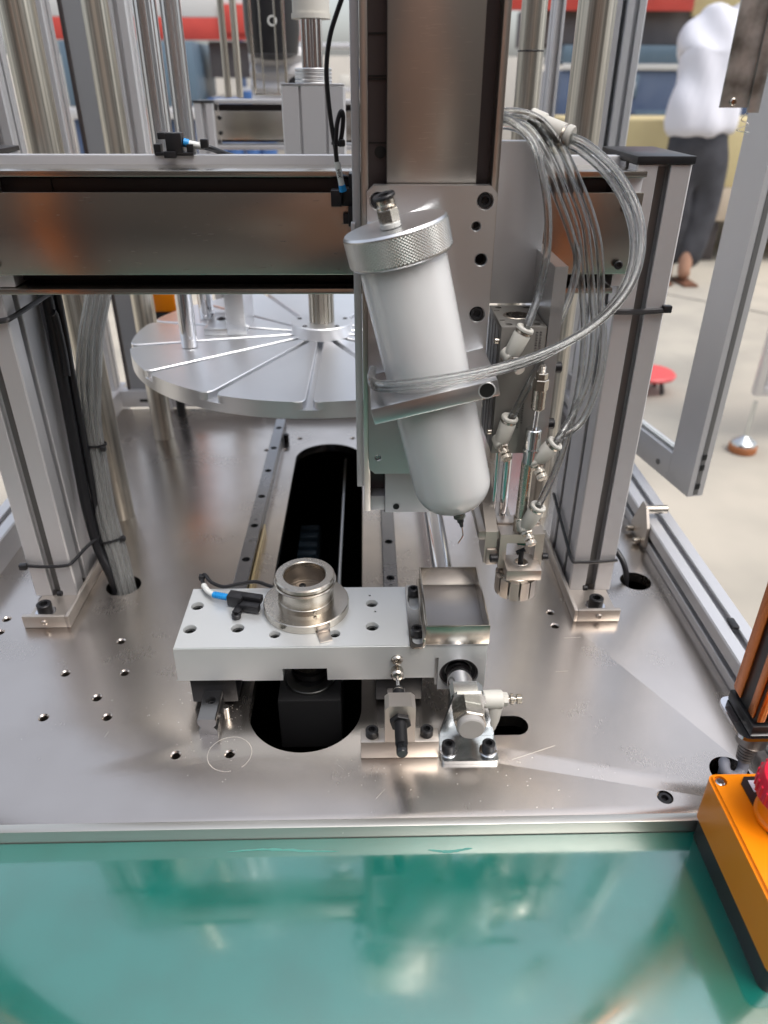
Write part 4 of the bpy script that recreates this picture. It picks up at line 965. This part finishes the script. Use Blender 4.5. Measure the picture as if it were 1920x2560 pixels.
# ================================================================== OPEN DOOR AT THE RIGHT
dr = thing('open_door', 'open aluminium framed clear door at the right, man visible through it', 'door', (330, 740, 20))
p_a = Vector((347, 676, 0)); p_b = Vector((322, 800, 0)); dd = (p_b-p_a).normalized(); nn = Vector((dd.y, -dd.x, 0))
def dbar(name, s0, s1, z0, z1, th0=-9, th1=9, m='alu', parent=dr, bev=.8):
    c = [p_a+dd*s0+nn*th0, p_a+dd*s1+nn*th0, p_a+dd*s1+nn*th1, p_a+dd*s0+nn*th1]
    return ob(name, B().prism([(v.x, v.y) for v in c], z0, z1), m, parent)
dbar('stile', 0, 40, 18, 640); dbar('bottom_rail', 40.2, 330, 18, 50); dbar('stile', 330.2, 366, 18, 640)
dbar('edge_groove', -.4, .2, 20, 640, -2.5, 2.5, 'alu_groove')
for z in (30, 52, 64): dbar('bolt', -1.2, -.45, z-3, z+3, -2.4, 2.4, 'void')
dbar('seal', 40.3, 42.6, 50.2, 640, -3, 3, 'white'); dbar('seal', 40.3, 330, 50.2, 53, -3, 3, 'white')
dbar('pane', 42.7, 329.9, 53.2, 640, -1.5, 1.5, 'pane')
ob('rail_screw', B().cyl((p_a+dd*62+nn*-9.1)+Vector((0, 0, 30)), (p_a+dd*62+nn*-10)+Vector((0, 0, 30)), 3.2, 20), 'alu_groove', dr)

hs = thing('hanging_bracket', 'stained galvanised steel channel hanging at the top right with a small screw', 'bracket', (200, 450, 385))
ob('channel_web', B().box(192, 207, 450, 451.6, 386, 600, .2), 'galv', hs)
ob('channel_return', B().box(205.5, 207, 451.6, 470, 386, 600, .2), 'galv', hs)
ob('channel_lip', B().box(207.1, 213.5, 449, 450.6, 383.6, 600, .2), 'galv', hs)
cap_screw(hs, (198.3, 450, 388.8), (0, -1, 0), 1.9, 1.6, 'nickel')
cw = tag(ob('wire_clip', B().tube([(210, 455, 384), (207, 454, 380), (211, 453, 378), (206, 455, 375), (212, 452, 374)], .25, 5), 'steel'), 'tangle of fine wire under the hanging channel', 'wire')

# ================================================================== LIGHT CURTAIN + E-STOP (right foreground)
lc = thing('light_curtain', 'black and orange light curtain bar standing at the right edge of the plate', 'light curtain', (252, 334, 48))
ob('body', B().box(236.5, 282, 319.5, 348, 57, 640, 1), 'plastic', lc)
ob('side_skin', B().box(235.2, 236.4, 321, 327.5, 60, 640, .2), 'orange_m', lc)
ob('side_skin', B().box(235.2, 236.4, 338.5, 347.5, 60, 640, .2), 'orange_m', lc)
ob('front_skin', B().box(236.6, 241, 317.6, 319.4, 60, 640, .2), 'orange_m', lc)
ob('front_skin', B().box(243, 244.5, 317.6, 319.4, 60, 640, .2), 'orange_m', lc)
ob('back_skin', B().box(236, 262, 348.1, 349.6, 60, 640, .2), 'orange_m', lc)
ob('amber_window', B().box(246.5, 262, 318.0, 319.4, 60, 640, .2), 'amber', lc)
ob('end_cap', B().box(234.6, 284, 317, 350, 48.5, 56.8, 1), 'plastic', lc)
ob('mounting_plate', B().prism(rrect(229, 286, 315.5, 352, 6), 45.6, 48.2), 'chrome', lc)
ob('plate_slot', B().prism(stadium(230.6, 233.6, 330, 343), 48.25, 48.6), 'shaft', lc)
cap_screw(lc, (257, 315.4, 43), (0, -1, 0), 3.4, 4, 'nickel')
ob('connector', B().lathe((249, 335, 45.4), (-.04, -.06, -1), [(0, 9.8), (18, 9.8), (19.5, 9.2), (20, 7.4)], 40), 'tpl', lc)
cr_ = []
for k in range(6): cr_ += [(k*2.6, 6.6-k*.3), (k*2.6+1.6, 6.6-k*.3), (k*2.6+1.7, 5.4-k*.3), (k*2.6+2.5, 5.4-k*.3)]
ob('strain_relief', B().lathe((248.2, 333.8, 25.4), (-.04, -.06, -1), cr_, 30), 'tpl', lc)
ob('cable', B().tube([(247.6, 332.6, 10), (247, 330, 3), (241, 326, 2), (233.5, 325, 7), (232.5, 329, 11), (236, 333, 6), (238, 334, -8), (238, 334, -40)], 3.4, 14), 'gasket', lc)
# matching bar beyond the left edge, its orange skin mirrored in the beam cover
copy_l = copytree(lc, -604, 0, 0, 'matching light curtain bar at the left, outside the picture, mirrored in the beam')

es = thing('emergency_stop', 'orange and black emergency stop box with red button on the green mat', 'emergency stop', (236, 250, -14))
ob('base_shell', B().prism(rrect(200, 268, 197, 291.9, 5), -7.1, 8.6), 'plastic', es)
tb_ = B().prism(rrect(199.8, 268.2, 196.8, 294.7, 5), 8.8, 43.4)
tf = [f for f in tb_.bm.faces if all(abs(v.co.z-.0434) < 1e-6 for v in f.verts)]
bmesh.ops.bevel(tb_.bm, geom=list({e for f in tf for e in f.edges}), offset=1.8*MM, segments=3, affect='EDGES')
lid = ob('lid', tb_, 'orange', es)
cut(lid, [B().cyl((205.6, 288.6, 41.6), (205.6, 288.6, 45), 3.6, 28)])
ob('lid_screw', B().lathe((205.6, 288.6, 41.6), (0, 0, 1), [(0, 3.0), (1.0, 2.9), (1.5, 2.2)], 24), 'zinc', es)
ob('screw_slot', B().box(203.6, 207.6, 288.2, 289.0, 43.0, 43.2), 'shaft', es)
P = [(216.5, 286), (220, 290.6), (246, 290.6), (250, 286), (250, 238), (244, 232), (222, 232), (216.5, 238)]
ob('name_plate', B().prism(P[::-1], 43.45, 44.4), 'plastic', es)
ob('label_field', B().box(221, 246, 279.5, 287.6, 44.45, 44.7), 'pale', es)
text('label_text', 'E-STOP', 5.2, (232.8, 283.6, 44.75), Matrix.Identity(3), 'ink', es)
ob('yellow_collar', B().lathe((231, 262, 44.5), (0, 0, 1), [(0, 17), (2, 17), (3, 15.5), (14, 13)], 48), 'orange', es)
bt_ = B()
bt_.lathe((231, 262, 0), (0, 0, 1), [(57, 11), (59, 16), (62, 20.2), (71, 20.2), (75, 18.4), (78, 12), (78.6, 0.01)], 48)
for k in range(28):
    a = 2*PI*k/28; bt_.cyl((231+20*math.cos(a), 262+20*math.sin(a), 62.5), (231+20*math.cos(a), 262+20*math.sin(a), 71), 1.1, 8, .4)
ob('red_button', bt_, 'red', es)

# ================================================================== BEYOND THE MACHINE (outdoors, far)
def far(name, label, cat, parts, loc):
    t = thing(name, label, cat, loc)
    for nm, bx, m in parts: ob(nm, B().box(*bx, 6 if 'panel' not in nm else 1), m, t)
    return t
M['cream'] = mat('cream_painted_board', (.62, .52, .28), .6, dark=(.54, .45, .24), dscale=3)
M['pale_c'] = mat('pale_cream_front', (.52, .43, .33), .6)
M['banner_red'] = mat('red_banner', (.50, .06, .045), .6, dark=(.42, .05, .04), dscale=5)
M['banner_w'] = mat('white_banner', (.55, .55, .54), .6)
M['dkbrown'] = mat('dark_awning', (.09, .08, .08), .7, dark=(.13, .115, .11), dscale=4)
M['navy'] = mat('navy_machine_paint', (.055, .085, .16), .5, dark=(.09, .12, .19), dscale=3)
M['bluegr'] = mat('blue_grey_paint', (.10, .15, .20), .4)
M['bluepl'] = mat('blue_drum', (.05, .12, .30), .4)
M['wall'] = mat('far_wall_plaster', (.50, .47, .42), .8, dark=(.40, .38, .35), dscale=1.2)
t = far('cream_counter', 'long cream coloured counter behind the man in the white shirt', 'counter', [
    ('top_board', (1350, 4300, 5330, 6100, -210, 190), 'cream'), ('front_panel', (1350, 4300, 5300, 5328, -420, -212), 'pale_c')], (2800, 5700, -700))
for x in (1500, 2400, 2630, 3300, 4100): ob('leg', B().box(x, x+70, 5400, 5470, -699, -421, 4), 'shaft', t)
ob('back_panel', B().box(1350, 4300, 6000, 6040, -699, -421), 'wall', t)
far('blue_machine', 'long dark blue machine housing beyond the cream counter', 'machine', [
    ('lower_housing', (1500, 5200, 6500, 7200, -600, 480), 'navy'), ('light_strip_panel', (1500, 5200, 6480, 6499, 482, 520), 'banner_w'),
    ('upper_housing', (1500, 5200, 6500, 7200, 522, 640), 'bluegr')], (3300, 6800, -700))
far('dark_awning', 'dark brown awning above the blue machine', 'awning', [('valance', (1300, 2620, 6700, 7500, 650, 905), 'dkbrown')], (2000, 7000, 650))
far('red_banner', 'red banner at the upper right behind the uprights', 'banner', [('cloth_panel', (900, 2460, 6600, 6640, 862, 1500), 'banner_red')], (1700, 6620, 862))
far('cream_sign', 'cream fascia at the top right beyond the man', 'fascia', [('board', (2480, 5600, 6650, 6760, 830, 1500), 'cream')], (4000, 6700, 830))
# left background
bn = thing('striped_banner', 'red and white banner high up at the left, seen between the steel posts', 'banner', (-1300, 6500, 640))
ob('red_field', B().box(-2400, -480, 6500, 6540, 660, 800, 2), 'banner_red', bn)
ob('white_field', B().box(-2400, -480, 6500, 6540, 801, 1000, 2), 'banner_w', bn)
ob('red_field', B().box(-1060, -780, 6480, 6499, 700, 880, 2), 'banner_red', bn)
ob('red_field', B().box(300, 900, 6500, 6540, 560, 900, 2), 'banner_red', bn)
far('grey_stall', 'grey brown stall front under the red and white banner', 'stall', [('front_panel', (-1180, -560, 6600, 7100, 420, 655), 'dkbrown'), ('low_front', (-1180, -560, 6590, 7100, -100, 300), 'wall')], (-900, 6800, -700))
far('blue_van', 'blue grey vehicle side behind the left posts', 'vehicle', [('side_panel', (-2200, -1240, 6300, 7100, 230, 645), 'bluegr'), ('bumper', (-2200, -1240, 6260, 6299, 150, 225), 'alu'), ('under_body', (-2200, -1240, 6320, 7000, -600, 148), 'navy')], (-1700, 6700, -700))
dm = thing('blue_drum', 'row of blue drums below the stall front', 'drum', (-900, 6300, -700))
for x in (-1110, -990, -860, -740): ob('drum', B().cyl((x, 6300, -600), (x, 6300, 290+(x % 3)*45), 62, 24, 4), 'bluepl', dm)
cvv = thing('white_draped_cover', 'white pleated cover under a black hood, framed by the slim steel frame', 'cover', (-150, 1400, 300))
b = B(); 
bmz = bmesh.new(); rows_ = []
for i in range(30):
    z = 395-i*3.6+50; row = []
    for j_ in range(22):
        x = -190+j_*4.4; y = 1420 + 4*math.sin(i*1.05+((x+150)/28)**2*.8) + (x+150)**2*.004
        row.append(bmz.verts.new(V(x, y, z)))
    rows_.append(row)
for i in range(29):
    for j_ in range(21):
        f = bmz.faces.new((rows_[i][j_], rows_[i][j_+1], rows_[i+1][j_+1], rows_[i+1][j_])); f.smooth = True
o = ob('pleated_cloth', bmz, mat('white_cloth', (.74, .73, .74), .8), cvv)
md = o.modifiers.new('thick', 'SOLIDIFY'); md.thickness = .002
ob('black_hood', B().lathe((-148, 1410, 428), (0, 0, 1), [(0, 18), (8, 40), (40, 44), (140, 44), (150, 30)], 32), 'plastic', cvv)
ob('hood_ring', B().lathe((-142, 1362, 478), (0, -1, 0), [(0, 5), (0, 7), (3, 7), (3, 5)], 24, False, False), 'white', cvv)
ob('dark_opening', B().lathe((-114, 1404, 392), (0, -1, .1), [(0, 13), (3, 12)], 24), 'plastic', cvv)
far('rear_wall', 'plain far wall closing the yard behind everything', 'wall', [('wall_panel', (-14000, 14000, 11800, 12000, -700, 700), 'wall')], (0, 11900, -700))

bd = thing('carton', 'brown carton on the cream counter, right of the man', 'carton', (3300, 5600, 190))
ob('box', B().box(3120, 3480, 5450, 5750, 192, 420, 6), mat('brown_card', (.36, .24, .14), .8), bd)
ob('tape', B().box(3270, 3330, 5446, 5449, 194, 418), 'cream', bd)
for k, (x, z, w_) in enumerate(((1700, -60, 260), (2100, 60, 320), (2700, -120, 260), (1900, 300, 200))):
    pz = thing('machine_door', ('low hatch', 'middle hatch', 'right hatch', 'upper hatch')[k]+' with handle on the front of the blue machine', 'hatch', (x, 6490, z), 'hatches of the blue machine')
    ob('leaf', B().box(x, x+w_, 6486, 6497, z, z+150, 3), 'bluegr', pz); ob('handle', B().box(x+w_-40, x+w_-28, 6470, 6485, z+50, z+100, 3), 'alu', pz)
rk = thing('shelf_rack', 'steel shelf rack with crates in front of the far wall at the left', 'shelf', (-600, 9000, -700))
for x in (-1300, -500, 300): ob('rack_post', B().box(x, x+50, 9000, 9050, -699, 900, 3), 'navy', rk)
for z in (-200, 300, 700): ob('rack_shelf', B().box(-1300, 350, 8995, 9400, z, z+40, 3), 'alu', rk)
random.seed(5)
for z in (-160, 340):
    ORD = ('first', 'second', 'third', 'fourth', 'fifth', 'sixth', 'seventh', 'eighth')
    for q_, x in enumerate([v for v in range(-1220, 260, 190) if not -560 < v < -430]):
        M_ = random.choice([('bluepl', 'blue'), ('ivory', 'ivory'), ('cream', 'cream'), ('dkbrown', 'dark brown'), ('banner_red', 'red')])
        tag(ob('crate', B().box(x, x+random.randint(110, 165), 9030, 9300, z+.5, z+random.randint(120, 260), 6), M_[0]), '%s crate, %s from the left on the %s shelf of the far rack' % (M_[1], ORD[q_], 'lower' if z < 0 else 'upper'), 'crate', 'crates on the far shelf rack')
# neighbouring white machine at the right edge
nm_ = thing('white_machine', 'white neighbouring machine corner with a levelling foot at the right edge', 'machine', (1300, 2500, -700))
ob('housing', B().box(1345, 2300, 2330, 2390, -520, 100, 3), mat('white_powder_coat', (.74, .75, .77), .4), nm_)
ob('frame_post', B().box(1312, 1338, 2322, 2350, -520, 100, 2), 'alu', nm_)
ob('frame_rail', B().box(1338.5, 2300, 2322, 2350, -520, -490, 2), 'alu', nm_)
ob('hinge', B().cyl((1326, 2316, -300), (1326, 2316, -250), 9, 16, 1), 'alu', nm_)
lf = ob('levelling_foot', B().lathe((1290, 2270, -672), (0, 0, 1), [(0, 42), (8, 40), (26, 14), (30, 8)], 32), 'zinc', nm_)
ob('foot_pad', B().cyl((1290, 2270, -699), (1290, 2270, -672.5), 46, 32, 3), mat('brown_rubber_pad', (.35, .13, .05), .6), lf)
ob('foot_stem', B().cyl((1290, 2270, -645), (1295, 2275, -520), 7, 16), 'zinc', lf)

rs = thing('red_stool', 'low red plastic stool on the floor beyond the right column', 'stool', (1155, 2850, -700))
ob('seat', B().lathe((1155, 2850, -640), (0, 0, 1), [(0, 60), (4, 96), (14, 100), (22, 92), (26, 0.01)], 40), mat('red_seat', (.72, .10, .10), .4), rs)
for sx, sy in ((1, 1), (-1, 1), (1, -1), (-1, -1)): ob('leg', B().cyl((1155+sx*34, 2850+sy*34, -640), (1155+sx*46, 2850+sy*46, -699), 9, 12), 'shaft', rs)

# ================================================================== MAN IN THE YARD
man = thing('person', 'man seen from behind in a white T-shirt and loose dark trousers, bending forward', 'person', (2030, 4700, -700))
def skinned(name, joints, edges, m, parent, sub=2):
    me = bpy.data.meshes.new(name); me.from_pydata([V(*j[:3]) for j in joints], edges, [])
    o = bpy.data.objects.new(name, me); COL.objects.link(o)
    md = o.modifiers.new('skin', 'SKIN'); sv = me.skin_vertices[0].data
    for i, j in enumerate(joints): sv[i].radius = (j[3]*MM, (j[4] if len(j) > 4 else j[3])*MM)
    sv[0].use_root = True
    s = o.modifiers.new('sub', 'SUBSURF'); s.levels = sub; s.render_levels = sub
    dg = bpy.context.evaluated_depsgraph_get(); dg.update()
    nm2 = bpy.data.meshes.new_from_object(o.evaluated_get(dg)); nm2.name = name
    bpy.data.objects.remove(o)
    for p in nm2.polygons: p.use_smooth = True
    nm2.materials.clear(); nm2.materials.append(M[m] if isinstance(m, str) else m)
    o = bpy.data.objects.new(name, nm2); COL.objects.link(o); o.parent = parent; o.matrix_parent_inverse = Matrix.Translation(-world_of(parent))
    return o
M['skin'] = mat('skin', (.42, .23, .15), .5, cvar=.08, scale=(20, 20, 20))
M['shirt'] = mat('white_cotton', (.74, .73, .78), .85, bump=.3, scale=(9, 9, 9), cvar=.04)
M['trouser'] = mat('dark_grey_cotton', (.030, .030, .036), .85, dark=(.06, .06, .07), dscale=8)
X, Yb = 1930, 4700
# body (one continuous surface under the clothes): hips, bent back, head hanging forward, arms reaching down in front
K = .41
def F_(dx, dy, z, *r): return (X+dx+K*dy, Yb+dy, z, *r)
J = [F_(0, 0, 90, 110), F_(0, 20, 300, 105), F_(5, 90, 500, 105), F_(10, 210, 560, 62), F_(15, 320, 540, 84), F_(15, 390, 500, 78),
     F_(-80, 0, 40, 80), F_(-70, 30, -260, 56), F_(-40, 10, -600, 42), F_(-40, -40, -670, 34), F_(-25, 100, -682, 26),
     F_(80, 10, 40, 80), F_(90, 20, -280, 56), F_(65, -60, -560, 42), F_(65, -90, -650, 34), F_(85, 60, -670, 26),
     F_(-90, 200, 480, 50), F_(-80, 360, 330, 42), F_(-50, 480, 150, 34), F_(-40, 540, 110, 30),
     F_(90, 200, 480, 50), F_(80, 360, 330, 42), F_(50, 480, 160, 34), F_(40, 540, 120, 30)]
E_ = [(0, 1), (1, 2), (2, 3), (3, 4), (4, 5), (0, 6), (6, 7), (7, 8), (8, 9), (9, 10), (0, 11), (11, 12), (12, 13), (13, 14), (14, 15), (2, 16), (16, 17), (17, 18), (18, 19), (2, 20), (20, 21), (21, 22), (22, 23)]
skinned('body', J, E_, 'skin', man)
J = [F_(0, 0, 20, 178, 150), F_(0, 0, 95, 188, 152), F_(0, 20, 230, 180, 140), F_(8, 50, 390, 182, 142), F_(16, 80, 500, 192, 140), F_(18, 110, 560, 178, 112),
     F_(-120, 170, 480, 84), F_(-110, 280, 380, 72), F_(150, 170, 480, 84), F_(130, 290, 380, 72)]
sh_ = skinned('shirt', J, [(0, 1), (1, 2), (2, 3), (3, 4), (4, 5), (4, 6), (6, 7), (4, 8), (8, 9)], 'shirt', man, 3)
import mathutils.noise as mn
for v in sh_.data.vertices:
    c = v.co; q = Vector((c.x*9+c.z*3, c.y*9, c.z*2.2))
    v.co += v.normal*(.022*mn.noise(q) + .010*math.sin(c.x*42+c.z*16+3*mn.noise(Vector((c.x*3, c.y*3, c.z*3)))))
J = [F_(0, 5, 160, 150, 120), F_(0, 5, 60, 160, 128), F_(0, 5, -30, 165, 128), F_(-72, 10, -150, 108), F_(-50, 25, -340, 98), F_(-25, 10, -628, 74), F_(75, 10, -150, 108), F_(88, 15, -340, 98), F_(70, -50, -625, 74)]
tr_ = skinned('trousers', J, [(0, 1), (1, 2), (2, 3), (3, 4), (4, 5), (2, 6), (6, 7), (7, 8)], 'trouser', man, 3)
for v in tr_.data.vertices:
    c = v.co; v.co += v.normal*(.016*mn.noise(Vector((c.x*8, c.y*8, c.z*5))))
ob('hair', B().lathe((X+15+K*340, Yb+340, 520), (0, .9, .2), [(0, 70), (40, 88), (90, 84), (120, 55), (133, 10)], 24), 'plastic', man)
man.scale = (1.12, 1.12, 1.12); man.location += V(35, 90, 0)
for sx, yy in ((-42, 30), (88, 0)):
    ob('sandal', B().prism([(X+sx-38, Yb+yy-80), (X+sx+38, Yb+yy-80), (X+sx+44, Yb+yy+110), (X+sx, Yb+yy+140), (X+sx-44, Yb+yy+110)], -699, -686), mat('brown_sandal', (.16, .07, .04), .6) if sx < 0 else bpy.data.materials['brown_sandal'], man)

# ================================================================== BEHIND THE CAMERA (unseen, added for its effect on the light)
ob('added_dark_apron', B().box(-9000, 9000, -4990, -160, -699.6, -695), mat('added_dark_ground', (.075, .070, .064), .85, dark=(.10, .092, .082), dscale=3), kind='structure')  # unseen dark ground, added to darken what the steel reflects
wb = thing('added_workshop_front', 'unseen dark workshop front with open doorway, added to cut front light and darken reflections', 'unseen light blocker', (0, -5000, -700))  # out-of-view wall and roof, added to hold back light from the front
M['dkwall'] = mat('added_wall_dark', (.12, .10, .085), .7, dark=(.17, .14, .115), dscale=1.5)
ob('wall', B().box(-12000, -900, -5300, -5000, -699, 3400), 'dkwall', wb)
ob('wall', B().box(1400, 12000, -5300, -5000, -699, 3400), 'dkwall', wb)
ob('lintel', B().box(-899, 1399, -5300, -5000, 1700, 3400), 'dkwall', wb)
ob('roof_overhang', B().box(-12000, 12000, -5300, -3300, 3401, 3500), 'dkwall', wb)
ph = thing('person', 'unseen photographer in dark clothes, added at the bench to darken reflections in the steel', 'person', (0, -420, -700))  # figure added out of view as a dark shape for the steel to mirror
J = [(0, -420, 150, 150), (0, -420, 420, 160), (0, -410, 600, 130), (0, -400, 700, 62), (0, -380, 790, 88), (0, -370, 860, 92),
     (-90, -420, 60, 100), (-95, -410, -300, 66), (-95, -420, -640, 46), (90, -420, 60, 100), (95, -410, -300, 66), (95, -420, -640, 46),
     (-200, -400, 590, 60), (-240, -330, 330, 46), (-110, -140, 430, 34), (200, -400, 590, 60), (240, -330, 330, 46), (110, -140, 430, 34)]
skinned('body', J, [(0, 1), (1, 2), (2, 3), (3, 4), (4, 5), (0, 6), (6, 7), (7, 8), (0, 9), (9, 10), (10, 11), (2, 12), (12, 13), (13, 14), (2, 15), (15, 16), (16, 17)], 'skin', ph)
J = [(0, -420, 120, 185, 140), (0, -420, 300, 180, 140), (0, -418, 480, 185, 145), (0, -412, 590, 180, 120), (0, -405, 650, 100, 90), (-205, -400, 560, 84), (-245, -340, 350, 66), (205, -400, 560, 84), (245, -340, 350, 66)]
skinned('jacket', J, [(0, 1), (1, 2), (2, 3), (3, 4), (3, 5), (5, 6), (3, 7), (7, 8)], mat('dark_jacket', (.035, .032, .035), .85), ph, 2)
J = [(0, -420, 110, 160, 130), (0, -420, 10, 160, 130), (-92, -415, -200, 92), (-95, -420, -600, 66), (92, -415, -200, 92), (95, -420, -600, 66)]
skinned('trousers', J, [(0, 1), (1, 2), (2, 3), (1, 4), (4, 5)], 'trouser', ph, 2)
